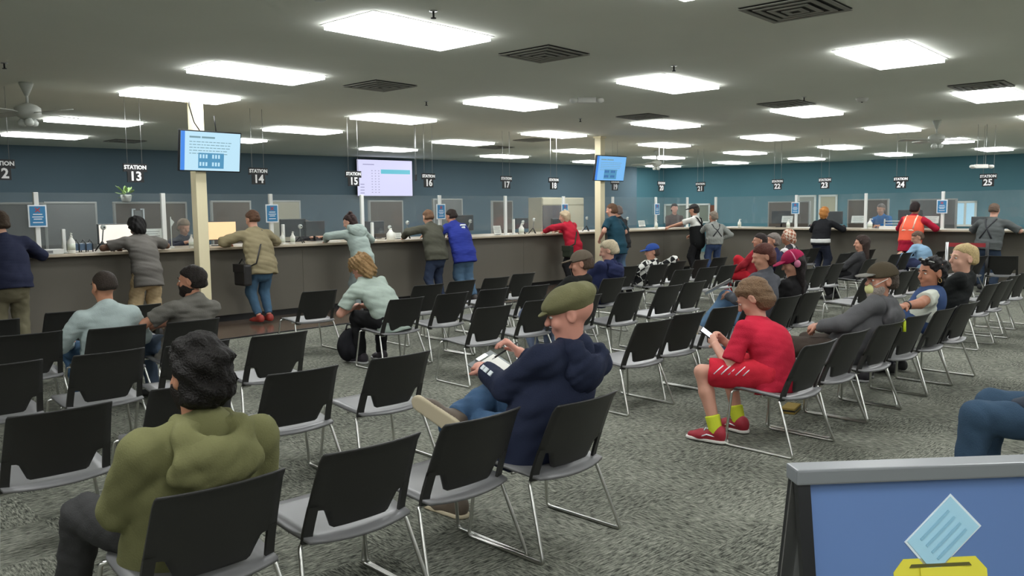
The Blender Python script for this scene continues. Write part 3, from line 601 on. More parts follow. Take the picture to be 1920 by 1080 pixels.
CH = {('left',1):[(1.03,2.41,'person in the green hoodie'),(1.60,2.45),(2.13,2.47),(2.65,2.38,'person in the flat cap')],
 ('left',2):[(.95,3.84),(1.56,3.95),(2.12,3.88),(2.74,3.88)], ('left',3):[(1.02,5.27),(1.58,5.26),(2.10,5.19),(2.66,5.18)],
 ('left',4):[(1.45,6.50),(1.99,6.40,'person in the light grey long-sleeved shirt'),(2.53,6.34,'bearded person in the grey shirt')], ('left',5):[(1.41,7.55),(2.04,7.77),(2.61,7.80)],
 ('middle',1):[(4.77,2.37,'person in the red shirt'),(5.36,2.42),(5.93,2.42,'person in the grey hoodie and cap'),(6.50,2.45),(7.05,2.45,'person in the blue vest'),(7.60,2.46,'blond person in black')],
 ('middle',2):[(4.90,3.71),(5.45,3.79),(6.02,3.81),(6.55,3.83),(7.09,3.83,'person with crossed legs holding papers'),(7.62,3.87,'person in the magenta cap')],
 ('middle',3):[(4.72,5.29),(5.36,5.36),(5.93,5.30,'person in the olive cap'),(6.50,5.22),(7.27,5.31),(7.85,5.39)],
 ('middle',4):[(4.60,6.41,'person with curly hair'),(5.21,6.47),(5.79,6.49),(6.36,6.44),(6.97,6.46),(7.67,6.42,'person in the navy hoodie with grey hair')],
 ('middle',5):[(4.45,7.75),(5.65,7.43),(6.24,7.56),(6.82,7.59),(7.48,7.80)],
 ('far',1):[(9.59,2.89),(10.12,2.92),(10.90,3.06),(11.5,3.1)], ('far',2):[(9.7,4.2),(10.27,4.22),(10.84,4.25),(11.4,4.3)], ('far',3):[(10.48,5.41),(11.08,5.50),(11.72,5.58),(13.0,5.66,'person with long dark hair')],
 ('far',4):[(9.35,6.60),(9.90,6.58),(10.45,6.60),(11.6,6.62,'person in red trousers'),(12.15,6.64,'grey-haired person in navy'),(12.75,6.66,'person in the patterned scarf')], ('far',5):[(9.42,7.60),(10.0,7.50,'person in the checked shirt'),(10.78,7.72),(11.36,7.68),(12.05,7.78)],
 ('end',3):[(14.62,5.93),(15.18,5.96),(16.05,5.70,'person in the light blue shirt')], ('end',4):[(14.40,6.73),(14.96,6.8),(15.9,6.93)], ('end',5):[(15.3,7.98),(15.9,8.06)], ('end',2):[(14.3,4.6),(14.86,4.63)]}
BN = {'left':'left block','middle':'middle block','far':'far block','end':'farthest block'}
_rc = random.Random(11)
for (blk, row), lst in CH.items():
    for k, c in enumerate(lst):
        if len(c) > 2: lab = 'black chair under the %s' % c[2]
        else: lab = 'empty black chair, %s from left in the %s of the %s' % (ORD[k], RN[row], BN[blk])
        chair(c[0], c[1], lab, rz=_rc.uniform(-.03,.03) + (.05 if blk == 'left' and row == 1 and k == 3 else 0))
chair(4.70, .70, 'black chair under the person cut off by the right edge')
chair(15.2, 4.2, 'empty black chair near the right counter facing sideways', rz=R(-70))
# ------------------------------------------------------------------ people: smooth distance fields turned into meshes
f32 = np.float32
def nets(F, lo, h):
    S = F < 0; nx, ny, nz = F.shape
    c = np.zeros((nx-1,ny-1,nz-1), np.int8)
    for dx in (0,1):
        for dy in (0,1):
            for dz in (0,1): c += S[dx:nx-1+dx, dy:ny-1+dy, dz:nz-1+dz]
    act = (c > 0) & (c < 8); I, J, K = np.nonzero(act)
    if len(I) == 0: return np.zeros((0,3)), np.zeros((0,4), int)
    idx = np.full(act.shape, -1, np.int32); idx[I,J,K] = np.arange(len(I))
    cor = [(dx,dy,dz) for dx in (0,1) for dy in (0,1) for dz in (0,1)]
    V = {q: F[I+q[0],J+q[1],K+q[2]] for q in cor}
    acc = np.zeros((len(I),3)); cnt = np.zeros(len(I))
    for q in cor:
        for ax in range(3):
            if q[ax]: continue
            q2 = list(q); q2[ax] = 1; q2 = tuple(q2); a, b = V[q], V[q2]; m = (a < 0) != (b < 0)
            t = np.where(m, a/np.where(m, a-b, 1), 0)
            for k in range(3): acc[:,k] += np.where(m, q[k]+(t if k == ax else 0), 0)
            cnt += m
    P = (np.stack([I,J,K],1)+acc/cnt[:,None])*h+np.asarray(lo)
    faces = []
    for ax in range(3):
        sl0 = [slice(1,-1)]*3; sl1 = [slice(1,-1)]*3; sl0[ax] = slice(0,-1); sl1[ax] = slice(1,None)
        A, B = S[tuple(sl0)], S[tuple(sl1)]; X = np.argwhere(A != B)
        if len(X) == 0: continue
        sgn = A[X[:,0],X[:,1],X[:,2]]; off = np.array([1,1,1]); off[ax] = 0; X = X+off
        o1, o2 = [(1,2),(2,0),(0,1)][ax]; e1 = np.eye(3,dtype=int)[o1]; e2 = np.eye(3,dtype=int)[o2]
        g = lambda Y: idx[Y[:,0],Y[:,1],Y[:,2]]
        q = np.stack([g(X-e1-e2), g(X-e2), g(X), g(X-e1)],1)
        q = np.where(sgn[:,None], q, q[:,::-1]); faces.append(q)
    Q = np.concatenate(faces) if faces else np.zeros((0,4), int)
    return P, Q[(Q >= 0).all(1)]
def np_mesh(name, parts):
    vs = []; fs = []; n = 0
    for P, Q in parts: vs.append(P); fs.append(Q+n); n += len(P)
    V = np.concatenate(vs); Q = np.concatenate(fs)
    me = bpy.data.meshes.new(name); me.vertices.add(len(V)); me.vertices.foreach_set('co', V.astype(f32).ravel())
    me.loops.add(Q.size); me.loops.foreach_set('vertex_index', Q.astype(np.int32).ravel())
    me.polygons.add(len(Q)); me.polygons.foreach_set('loop_start', (np.arange(len(Q))*4).astype(np.int32))
    me.update(calc_edges=True); me.polygons.foreach_set('use_smooth', np.ones(len(Q), bool)); return me
v3 = lambda *a: np.array(a, float)
def nrm(v): return v/(np.linalg.norm(v)+1e-9)
class SDF:
    """a list of primitives, sampled on a grid on demand"""
    def __init__(s): s.p = []
    def add(s, fn, lo, hi, k=.02, op='u'): s.p.append((fn, np.asarray(lo), np.asarray(hi), k, op)); return s
    def cone(s, a, b, ra, rb, k=.02, op='u', flat=None, fd=1.):
        """tapered capsule; flat = direction squeezed by the factor fd"""
        a, b = np.asarray(a,float), np.asarray(b,float); ab = b-a; L2 = ab@ab+1e-9; rm = max(ra,rb)
        def fn(x, y, z):
            px, py, pz = x-a[0], y-a[1], z-a[2]
            t = np.clip((px*ab[0]+py*ab[1]+pz*ab[2])/L2, 0, 1)
            qx, qy, qz = px-t*ab[0], py-t*ab[1], pz-t*ab[2]; d2 = qx*qx+qy*qy+qz*qz
            if flat is not None:
                w = qx*flat[0]+qy*flat[1]+qz*flat[2]; d2 = d2+w*w*(1/fd**2-1)
            return np.sqrt(d2)-(ra+t*(rb-ra))
        return s.add(fn, np.minimum(a,b)-rm, np.maximum(a,b)+rm, k, op)
    def ell(s, c, r, B=None, k=.02, op='u'):
        c = np.asarray(c,float); B = np.eye(3) if B is None else B; r = np.asarray(r,float)
        ex = np.sqrt(((B*r[:,None])**2).sum(0))
        def fn(x, y, z):
            px, py, pz = x-c[0], y-c[1], z-c[2]; u = [(px*B[i,0]+py*B[i,1]+pz*B[i,2])/r[i] for i in range(3)]
            k0 = np.sqrt(u[0]**2+u[1]**2+u[2]**2); k1 = np.sqrt((u[0]/r[0])**2+(u[1]/r[1])**2+(u[2]/r[2])**2)
            return k0*(k0-1)/(k1+1e-6)
        return s.add(fn, c-ex, c+ex, k, op)
    def plane(s, c, n, k=.004):
        """keep the side the normal points to"""
        c = np.asarray(c,float); n = nrm(np.asarray(n,float))
        return s.add(lambda x,y,z: -((x-c[0])*n[0]+(y-c[1])*n[1]+(z-c[2])*n[2]), None, None, k, 'i')
    def bounds(s):
        lo = np.min([p[1] for p in s.p if p[4] == 'u'],0); hi = np.max([p[2] for p in s.p if p[4] == 'u'],0); return lo, hi
    def mesh(s, h, lo=None, hi=None, amp=0., freq=14., seed=0, stretch=(1,1,1), ridge=False):
        l, u = s.bounds(); pad = 3*h+amp+.012
        l, u = l-pad, u+pad
        if lo is not None: l, u = np.maximum(l, lo), np.minimum(u, hi)
        n = np.maximum(np.ceil((u-l)/h).astype(int)+1, 4)
        ax = [(l[i]+h*np.arange(n[i])).astype(f32) for i in range(3)]
        F = np.full(tuple(n), .3, f32)
        for fn, a, b, k, op in s.p:
            if a is None or op == 'i': sl = [slice(None)]*3
            else:
                m = k+2*h+.01; i0 = np.clip(np.floor((a-m-l)/h).astype(int),0,n); i1 = np.clip(np.ceil((b+m-l)/h).astype(int)+1,0,n)
                if (i1 <= i0).any(): continue
                sl = [slice(i0[q],i1[q]) for q in range(3)]
            d = fn(ax[0][sl[0]][:,None,None], ax[1][sl[1]][None,:,None], ax[2][sl[2]][None,None,:]).astype(f32); c = F[tuple(sl)]
            if op == 'u': t = np.clip(.5+.5*(d-c)/k,0,1); F[tuple(sl)] = d*(1-t)+c*t-k*t*(1-t)
            elif op == 's': d = -d; t = np.clip(.5-.5*(d-c)/k,0,1); F[tuple(sl)] = d*(1-t)+c*t+k*t*(1-t)
            else: t = np.clip(.5-.5*(d-c)/k,0,1); F[tuple(sl)] = d*(1-t)+c*t+k*t*(1-t)
        if amp > 0:
            rg = np.random.RandomState(seed); N = 0; X, Y, Z = ax[0][:,None,None]*stretch[0], ax[1][None,:,None]*stretch[1], ax[2][None,None,:]*stretch[2]
            w1 = np.sin(X*6.1+rg.rand()*6)+np.sin(Y*5.3+Z*4.+rg.rand()*6)
            for q in range(4):
                d = nrm(rg.randn(3)); fq = freq*(1+.6*q); N = N+((1.3-2*np.abs(np.sin((X*d[0]+Y*d[1]+Z*d[2])*fq*.6+1.1*w1+rg.rand()*6))) if ridge else np.sin((X*d[0]+Y*d[1]+Z*d[2])*fq+1.3*w1+rg.rand()*6))/(1+.5*q)
            F += (amp*.5*N-(amp*.7 if ridge else 0)).astype(f32)
        # close at the sampling border
        F[0],F[-1] = np.maximum(F[0],.01),np.maximum(F[-1],.01); F[:,0],F[:,-1] = np.maximum(F[:,0],.01),np.maximum(F[:,-1],.01); F[:,:,0],F[:,:,-1] = np.maximum(F[:,:,0],.01),np.maximum(F[:,:,-1],.01)
        return nets(F, l, h)
def ik(a, b, l1, l2, pole):
    d = b-a; L = np.linalg.norm(d); mx = (l1+l2)*.995
    if L > mx: b = a+d/L*mx; d = b-a; L = mx
    L = max(L, abs(l1-l2)+.01); x = (l1*l1-l2*l2+L*L)/(2*L); hh = math.sqrt(max(l1*l1-x*x,1e-6)); u = nrm(d); pv = nrm(pole-u*(pole@u)); return a+u*x+pv*hh, b
def frame(fwd, up):
    f = nrm(fwd); r = nrm(np.cross(f, up)); u = np.cross(r, f); return np.stack([r,f,u])
def person(label, x, y, yaw, head, seated=True, hip=None, hands=None, feet=None, e=1., b=1., look=(0,0), shirt=None, pants=None, shoes=(40,40,42), hair=None, cap=None, skinc=(196,150,126), vox=.014, fine=None,
           poles=((-1,-.6,-.5),(1,-.6,-.5)), knee=((-.15,1,.6),(.15,1,.6)), footdir=None, beard=None, twist=0., hood=None, curl=.7, seed=1, extras=None, group='people waiting in the room', sole=None, hunch=.01, socks=None, cat='person', armr=1., sw=1., palms=None, footup=None):
    fine = fine or vox*.55
    root = empty('person', (x,y,0), R(yaw-90), label=label, cat=cat, group=group)
    hip = v3(*(hip or ((0,.06,.44) if seated else (0,0,.80)))); head = v3(*head); top = head
    hd = head-v3(0,0,.112*e)                                    # middle of the head
    pit, yw = R(look[0]), R(look[1]); hf = v3(-math.sin(yw)*math.cos(pit), math.cos(yw)*math.cos(pit), math.sin(pit)); B = frame(hf, v3(0,0,1))   # rows: right, forward, up
    H = lambda a, bb, c: hd+e*(B[0]*a+B[1]*bb+B[2]*c)
    nb = hd-v3(0,0,.163*e)-B[1]*.035*e*math.cos(pit)            # base of the neck
    if head[1]-hip[1] > .2: nb = nb+v3(0,-.03,.03)
    tw = R(twist); sx = v3(math.cos(tw), math.sin(tw), 0); up = nrm(nb-hip); sx = nrm(sx-up*(sx@up)); bk = np.cross(up, sx)   # bk = forward of the chest
    sp = (hip+nb)/2-bk*hunch
    SW = .172*b**.4*sw; shl, shr = nb-sx*SW-up*.055, nb+sx*SW-up*.055
    al1, al2 = .27*armr, .24*armr
    hands = hands or ((-.14,.30,.50),(.14,.30,.50)); hl, hr = v3(*hands[0]), v3(*hands[1])
    ell_, wrl = ik(shl, hl, al1, al2, v3(*poles[0])); elr, wrr = ik(shr, hr, al1, al2, v3(*poles[1]))
    hpl, hpr = hip+v3(-.085,0,0), hip+v3(.085,0,0)
    feet = feet or (((-.11,.36,.075),(.11,.36,.075)) if seated else ((-.10,0,.075),(.10,0,.075))); tl, cl_ = (.40,.385) if seated else (.385,.375)
    knl, anl = ik(hpl, v3(*feet[0]), tl, cl_, v3(*knee[0])); knr, anr = ik(hpr, v3(*feet[1]), tl, cl_, v3(*knee[1]))
    fd = footdir or ((-.15,1,0),(.15,1,0))
    # ---- body: one skin surface (coarse trunk and limbs, finer head and hands from the same field)
    S = SDF()
    S.cone(hip+v3(0,0,.02), sp, .095*b, .095*b, .04, flat=bk, fd=.66); S.cone(sp, nb-up*.08, .095*b, .10, .04, flat=bk, fd=.64); S.cone(shl, shr, .036, .036, .03)
    S.cone(nb-up*.06, hd-B[2]*.03*e+B[1]*.008, .058*e*b**.3, .050*e*b**.3, .03)
    for a, el_, wr in ((shl,ell_,wrl),(shr,elr,wrr)): S.cone(a, el_, .042*b**.5, .036*b**.5, .02); S.cone(el_, wr, .038*b**.5, .026*b**.4, .015)
    for a, kn, an in ((hpl,knl,anl),(hpr,knr,anr)): S.cone(a, kn, .070*b**.6, .047*b**.3, .02); S.cone(kn, kn+(an-kn)*.35, .045*b**.3, .048*b**.3, .02); S.cone(kn+(an-kn)*.35, an, .048*b**.3, .032, .02)
    # head
    S.ell(H(0,-.014,.028), v3(.077,.097,.084)*e, B, .02); S.ell(H(0,.022,-.03), v3(.060,.070,.082)*e, B, .02); S.ell(H(0,.062,-.088), v3(.026,.024,.022)*e, B, .02)
    S.cone(H(-.028,.078,.022), H(.028,.078,.022), .013*e, .013*e, .015); S.cone(H(0,.088,.012), H(0,.107,-.022), .008*e, .013*e, .008); S.ell(H(0,.084,-.056), v3(.022,.012,.006)*e, B, .006); S.ell(H(0,.082,-.066), v3(.019,.012,.006)*e, B, .006)
    for s in (-1,1):
        S.ell(H(s*.030,.097,.006), v3(.017,.014,.011)*e, B, .008, 's'); S.ell(H(s*.036,.062,-.03), v3(.022,.02,.02)*e, B, .02)
        S.ell(H(s*.078,-.008,-.004), v3(.010,.022,.033)*e, B, .006); S.ell(H(s*.087,.0,-.002), v3(.006,.012,.018)*e, B, .004, 's')
    nhead = len(S.p)
    # hands
    HB = []
    for s, wr, el_, hc_, pi in ((-1,wrl,ell_,hl,0),(1,wrr,elr,hr,1)):
        f = nrm(wr-el_); pn = v3(*(palms[pi] if palms else (-s*.5,.0,-.85))); pn = nrm(pn-f*(pn@f)); sd = np.cross(f, pn)*(-s)    # pn = palm side, sd = thumb side
        kk = wr+f*.075; S.cone(wr, kk, .026, .031, .012, flat=pn, fd=.55); S.cone(wr+f*.03-sd*.012, kk-sd*.018, .02, .018, .01, flat=pn, fd=.6)
        for q, (o, L_, rr) in enumerate(((.029,.066,.0088),(.010,.075,.0092),(-.010,.069,.0088),(-.028,.053,.0078))):
            a0 = kk+sd*o-f*.006; c1 = curl*(.55+.08*q); d1 = f*math.cos(c1)+pn*math.sin(c1); c2 = c1+curl*.9; d2 = f*math.cos(c2)+pn*math.sin(c2); c3 = c2+curl*.6; d3 = f*math.cos(c3)+pn*math.sin(c3)
            a1 = a0+d1*L_*.48; a2 = a1+d2*L_*.32; a3 = a2+d3*L_*.24; S.cone(a0,a1,rr*1.05,rr,.004); S.cone(a1,a2,rr,rr*.92,.003); S.cone(a2,a3,rr*.92,rr*.8,.003)
        t0 = wr+f*.022+sd*.02; t1 = t0+nrm(f*.62+sd*.7+pn*.35)*.036; t2 = t1+nrm(f*.85+sd*.25+pn*.4)*.03; S.cone(t0,t1,.013,.0105,.008); S.cone(t1,t2,.0105,.0085,.004)
        HB.append((wr+f*.075, .125))
    sk = skin(skinc); parts = []
    T0 = SDF(); T0.p = S.p[:len(S.p)]
    hlo, hhi = hd-v3(.15,.15,.15)*e, hd+v3(.15,.15,.15)*e
    body = SDF(); body.p = [p for p in S.p]
    main = body.mesh(vox*1.15)
    # finer head: cut the coarse faces inside the head box, keep the fine ones there (same for hands)
    boxes = [(hlo+v3(0,0,.06*e), hhi)]+[(c-r, c+r) for c, r in HB]
    P, Q = main; cen = P[Q].mean(1) if len(Q) else np.zeros((0,3)); keep = np.ones(len(Q), bool)
    for lo, hi in boxes: keep &= ~((cen > lo).all(1) & (cen < hi).all(1))
    parts.append((P, Q[keep]))
    for q, (lo, hi) in enumerate(boxes):
        g = SDF(); g.p = S.p; P2, Q2 = g.mesh(fine if q == 0 else min(fine,.0065) if vox < .012 else fine, lo-.02, hi+.02)
        if len(Q2):
            c2 = P2[Q2].mean(1); k2 = ((c2 > lo-.012) & (c2 < hi+.012)).all(1); parts.append((P2, Q2[k2]))
    link('body', np_mesh('body', parts), sk, root)
    def part(name, sdf, m, h=vox, parent=root, label=None, **kw):
        P_, Q_ = sdf.mesh(h, **kw)
        if len(Q_) == 0: return None
        o = link(name, np_mesh(name, [(P_,Q_)]), m, parent)
        if label: o['label'] = label
        return o
    # ---- eyes and brows
    if vox < .0125:
        for s in (-1,1):
            c = H(s*.030,.0795,.006); MB().sph(tuple(c), (.0105*e,.0105*e,.0075*e), 10, 8).build('eye', mat('eye_white',(205,200,195),.3), root)
            c2 = H(s*.030,.0865,.006); MB().sph(tuple(c2), .0052*e, 8, 6).build('iris', mat('iris_dark',(40,30,26),.2), root)
            q0, q1, q2 = H(s*.014,.092,.028), H(s*.032,.0915,.033), H(s*.05,.08,.027); MB().tube([q0,q1,q2], [.003*e,.0042*e,.0025*e], 6).build('eyebrow', hairm(hair['c'] if hair else (70,56,46)), root)
    # ---- shirt
    sh = shirt or {}; sc = sh.get('c',(90,90,90)); m = sh.get('m') or fabric(sc); slv = sh.get('sleeve','long'); fat = sh.get('fat',0.)
    G = SDF(); tb_ = b; hemz = sh.get('hem', -.10 if seated else -.07)
    lowp = hip+up*hemz*.6+v3(0,0,hemz*.4)
    G.cone(lowp, sp, .165*tb_**.8+fat, .150*tb_+fat, .05, flat=bk, fd=.76); G.cone(sp, nb-up*.12, .150*tb_+fat, .145+fat*.6, .05, flat=bk, fd=.70); G.cone(shl+sx*.02-up*.015, nb-up*.005, .050+fat*.4, .055, .035); G.cone(shr-sx*.02-up*.015, nb-up*.005, .050+fat*.4, .055, .035); G.cone(shl+sx*.03-up*.04, shr-sx*.03-up*.04, .06, .06, .04)
    if not seated: G.ell(hip+v3(0,-.005,.03), (.165*b**.7+fat,.128*b**.7+fat,.11), None, .04)
    G.cone(nb-up*.05, nb+up*.012, .075, .060, .02)
    if slv != 'none':
        for a, el_, wr in ((shl,ell_,wrl),(shr,elr,wrr)):
            if slv == 'short': G.cone(a-up*.005, a+(el_-a)*sh.get('sl',.72), .055+fat*.5, .062+fat*.5, .02)
            else: G.cone(a-up*.005, el_, .054+fat*.6, .051+fat*.7, .02); G.cone(el_, el_+(wr-el_)*sh.get('sl',.92), .051+fat*.7, .038+fat*.4, .015)
    for a, el_, wr in ((shl,ell_,wrl),(shr,elr,wrr)):
        if slv == 'short': q = a+(el_-a)*sh.get('sl',.72); G.add(*_disc(q, nrm(el_-a), .078), .004, 's')
        elif slv == 'long': q = el_+(wr-el_)*sh.get('sl',.92); G.add(*_disc(q, nrm(wr-el_), .06), .004, 's')
    G.plane(lowp-up*(.02), v3(0,0,1)*.6+up*.4); so = part('shirt' if not sh.get('name') else sh['name'], G, m, h=vox*.85, amp=sh.get('amp',.006), freq=sh.get('freq',46.), seed=seed, ridge=True, stretch=(.5,.5,1.25))
    if hood:
        D = SDF(); c = nb-bk*.105-up*.02
        D.cone(nb-sx*.075+bk*.03+up*.0, nb-sx*.085-bk*.055+up*.012, .030, .038, .03); D.cone(nb+sx*.075+bk*.03+up*.0, nb+sx*.085-bk*.055+up*.012, .030, .038, .03); D.cone(nb-sx*.085-bk*.055+up*.012, nb+sx*.085-bk*.055+up*.012, .038, .038, .03)
        hs = 1. if hood is True else hood; c = c+bk*.02*(1-hs)*5
        D.ell(c-up*.045-bk*.012, (.15*hs,.056*hs,.10*hs), np.stack([sx,bk,up]), .04); D.cone(c-up*.06-bk*.02, c-up*.175-bk*.016, .075, .035, .05, flat=bk, fd=.6); D.ell(nb-bk*.07+up*.055, (.07,.04,.055), np.stack([sx,bk,up]), .015, 's')
        part('hood', D, m, h=vox*.75, amp=.007, freq=50, seed=seed+5, ridge=True)
    # ---- trousers
    pt = pants or {}; pm = pt.get('m') or fabric(pt.get('c',(50,56,70))); G = SDF(); ln = pt.get('len','long'); tf = pt.get('fat',0.)
    G.ell(hip-v3(0,0,.0), (.145*b**.7,.108*b**.7,.10), None, .04)
    if not seated: G.cone(hip+v3(0,0,.06), hip-v3(0,0,.06), .135*b**.7, .145*b**.7, .04, flat=v3(0,1,0), fd=.72)
    for a, kn, an in ((hpl,knl,anl),(hpr,knr,anr)):
        if ln == 'shorts': G.cone(a, a+(kn-a)*.86, .095*b**.6, .088, .03); G.add(*_disc(a+(kn-a)*.86, nrm(kn-a), .11), .004, 's')
        else:
            G.cone(a, kn, (.092 if seated else .080)*b**.6+tf*.5, .066*b**.4+tf, .03); G.cone(kn, an+(kn-an)*pt.get('up',.04), .065*b**.4+tf, .048+tf, .025)
    if ln != 'shorts': 
        for kn, an in ((knl,anl),(knr,anr)): G.add(*_disc(an+(kn-an)*pt.get('up',.04), nrm(an-kn), .08), .004, 's')
    part('shorts' if ln == 'shorts' else 'trousers', G, pm, h=vox*.95, amp=pt.get('amp',.006), freq=44, seed=seed+2, ridge=True, stretch=(.8,.8,1.1))
    if socks:
        for kn, an in ((knl,anl),(knr,anr)):
            G = SDF(); u_ = nrm(kn-an); G.cone(an-u_*.02, an+u_*.10, .043, .048, .02); G.plane(an+u_*.10, -u_); part('sock', G, fabric(socks), h=vox*.8)
    # ---- shoes
    for fi, (an, kn, fdir) in enumerate(((anl,knl,fd[0]),(anr,knr,fd[1]))):
        f = nrm(v3(*fdir)); u_ = v3(*(footup[fi] if footup else (0,0,1))); u_ = nrm(u_-f*(u_@f)); base = an-u_*.035; G = SDF()
        G.cone(base-f*.035, base+f*.10-u_*.008, .040, .041, .03); G.cone(base+f*.10-u_*.01, base+f*.165-u_*.014, .041, .032, .03, flat=u_, fd=.75); G.cone(base-f*.03+u_*.03, base+u_*.035, .042, .040, .03)
        G.plane(base-u_*.030, u_); so_ = part('shoe', G, mat('shoe_%d_%d_%d' % tuple(shoes), shoes, .6), h=max(vox*.7,.008))
        if sole:
            G = SDF(); G.cone(base-f*.035-u_*.033, base+f*.165-u_*.033, .047, .043, .02); G.plane(base-u_*.038, u_); G.plane(base-u_*.018, -u_); part('sole', G, mat('sole_%d_%d_%d' % tuple(sole), sole, .7), h=max(vox*.6,.007), parent=so_)
    # ---- hair, beard, cap
    if hair:
        hm = hairm(hair['c']); th = hair.get('t',.012); kd = hair.get('k','short'); G = SDF()
        G.ell(H(0,-.016,.030), (v3(.078+th*.7,.098+th,.086+th))*e, B, .02)
        if kd in ('short','curly','bun','long'): G.ell(H(0,-.046,-.034), (v3(.071,.068,.088)+th*.7)*e, B, .03)
        if kd == 'long': G.plane(H(0,.062,.05), -B[1]*.9+B[2]*.5, .02*e)
        else:                                   # hairline: above the brow in front, behind the ear at the side
            c1, n1 = H(0,.09,hair.get('line',.058)), nrm(B[2]-B[1]*.35); c2, n2 = H(0,hair.get('side',.010),0), nrm(-B[1]+B[2]*.25)
            def hl_(x, y, z):
                d1 = -((x-c1[0])*n1[0]+(y-c1[1])*n1[1]+(z-c1[2])*n1[2]); d2 = -((x-c2[0])*n2[0]+(y-c2[1])*n2[1]+(z-c2[2])*n2[2])
                t = np.clip(.5+.5*(d2-d1)/.03,0,1); return d1*t+d2*(1-t)-.03*t*(1-t)
            G.add(hl_, None, None, .034*e, 'i')
        if kd in ('short','bun','curly'):
            if kd == 'short': G.plane(H(0,0,hair.get('nape',-.075)), B[2], .035)
            if th < .03:
                for s in (-1,1): G.ell(H(s*.09,.006,-.016), v3(.032,.030,.036)*e, B, .010, 's')
        if kd == 'long':
            for s in (-.9,0,.9): G.cone(H(s*.065,-.045,0), H(s*.062,-.075,0)-v3(0,0,hair.get('len',.25)), .048*e, .030*e, .03)
        if kd == 'bun': G.ell(H(*hair.get('bun',(0,-.06,.115))), v3(.04,.04,.038)*e*hair.get('bs',1.), B, .012)
        part('hair', G, hm, h=fine*1.1, amp=hair.get('amp',.005), freq=hair.get('freq',70.), seed=seed+3)
    if beard:
        G = SDF(); G.ell(H(0,.028,-.05), v3(.066,.074,.072)*e, B, .02); G.ell(H(0,.068,-.095), v3(.036,.032,.034)*e, B, .02); G.plane(H(0,.02,-.03), B[1]*.5-B[2]*.85, .01)
        part('beard', G, hairm(beard), h=fine, amp=.004, freq=60, seed=seed)
    if cap:
        cm = cap.get('m') or fabric(cap['c']); G = SDF(); kd = cap.get('k','ball'); sg_ = -1 if cap.get('back') else 1
        if kd == 'ball':
            G.ell(H(0,-.012,.038), v3(.091,.110,.094)*e, B, .02); G.plane(H(0,0,cap.get('z',.038)), B[2]+B[1]*.12, .006)
            co = part('cap', G, cm, h=fine*1.1, amp=.002)
            G = SDF(); G.cone(H(-.05,sg_*.10,.045), H(-.03,sg_*.165,.034), .006*e, .005*e, .01); G.ell(H(0,sg_*.12,.040), v3(.072,.068,.009)*e, frame(B[1]-B[2]*.15*sg_, B[2]), .01); part('brim', G, fabric(cap.get('brim',cap['c'])), h=fine*.9, parent=co)
        elif kd == 'flat':
            G.ell(H(0,-.005,.062), v3(.110,.122,.052)*e, frame(B[1]-B[2]*.16,B[2]), .03); G.ell(H(0,-.03,.074), v3(.102,.104,.050)*e, B, .03); G.ell(H(0,-.01,.04), v3(.086,.105,.05)*e, B, .02); G.plane(H(0,0,.014), B[2], .01)
            co = part('cap', G, cm, h=fine, amp=.004, freq=34, seed=3, stretch=(1.6,.5,.5)); G = SDF(); G.ell(H(0,.098,.030), v3(.060,.042,.010)*e, frame(B[1]-B[2]*.25,B[2]), .01); part('brim', G, cm, h=fine, parent=co)
        elif kd == 'scarf':
            G.ell(H(0,-.012,.02), v3(.092,.112,.105)*e, B, .02); G.ell(H(0,-.07,-.06), v3(.07,.06,.06)*e, B, .03); G.plane(H(0,.065,.03), -B[1]+B[2]*.25, .01); part('head_scarf', G, cm, h=fine, amp=.004)
    J = dict(W=.165*b**.8+fat, D=.150*b*.70+fat, b=b, root=root, H=H, B=B, hd=hd, nb=nb, hip=hip, sp=sp, shl=shl, shr=shr, ell=ell_, elr=elr, wrl=wrl, wrr=wrr, knl=knl, knr=knr, anl=anl, anr=anr, up=up, bk=bk, sx=sx, part=part, vox=vox, fine=fine)
    if extras: extras(J)
    return J
def _disc(c, n, r):
    """a slab that trims a sleeve or leg just beyond the point c (used as a subtraction)"""
    c = np.asarray(c,float); n = nrm(np.asarray(n,float)); o = c+n*.05
    def fn(x, y, z):
        px, py, pz = x-o[0], y-o[1], z-o[2]; a = px*n[0]+py*n[1]+pz*n[2]; rr = np.sqrt(np.maximum(px*px+py*py+pz*pz-a*a,0)); return np.maximum(np.abs(a)-.05, rr-r)
    return fn, c-.12, c+.12
# ------------------------------------------------------------------ the people, one by one
TAN = (190,140,116); LIGHT = (214,164,142); BROWN = (150,104,82); PINK = (208,148,130)
def strap(J, pts, r, m, name='strap', parent=None): return MB().tube([tuple(p) for p in pts], r, 8).build(name, m, parent or J['root'])
def seatp(label, cx, cyt, head, **k): return person(label, cx, cyt+.255, 90, head, True, **k)
def stand(label, t, s, off, head, **k):
    p = at(t, s, off); return person(label, p.x, p.y, math.degrees(t.rotation_euler.z)+90, head, False, group='people standing at the counters', **k)
JEANS = dict(c=(70,98,128)); DJEANS = dict(c=(48,58,78)); BLK = dict(c=(34,34,36))
# nearest: green hoodie
seatp('person in an olive green hoodie seen from behind, nearest on the left', 1.03, 2.41, (.02,-.05,1.10), e=1.02, b=1.12, sw=1.06, vox=.011, fine=.0075, skinc=(176,126,100), look=(0,8),
  hip=(0,.09,.44), hands=((-.06,.28,.60),(.10,.22,.60)), poles=((-.75,-.5,-.8),(.75,-.5,-.8)), feet=((-.24,.60,.075),(.12,.55,.075)), knee=((-.3,1,.8),(.2,1,.8)), shirt=dict(c=(112,112,76),fat=.022,amp=.006,name='hoodie'), hood=True, pants=dict(c=(58,58,58)), shoes=(150,92,52), hair=dict(c=(22,19,17),t=.018,k='short',amp=.014,freq=70,nape=-.10,front=.09), beard=(34,28,26), seed=3, hunch=.0)
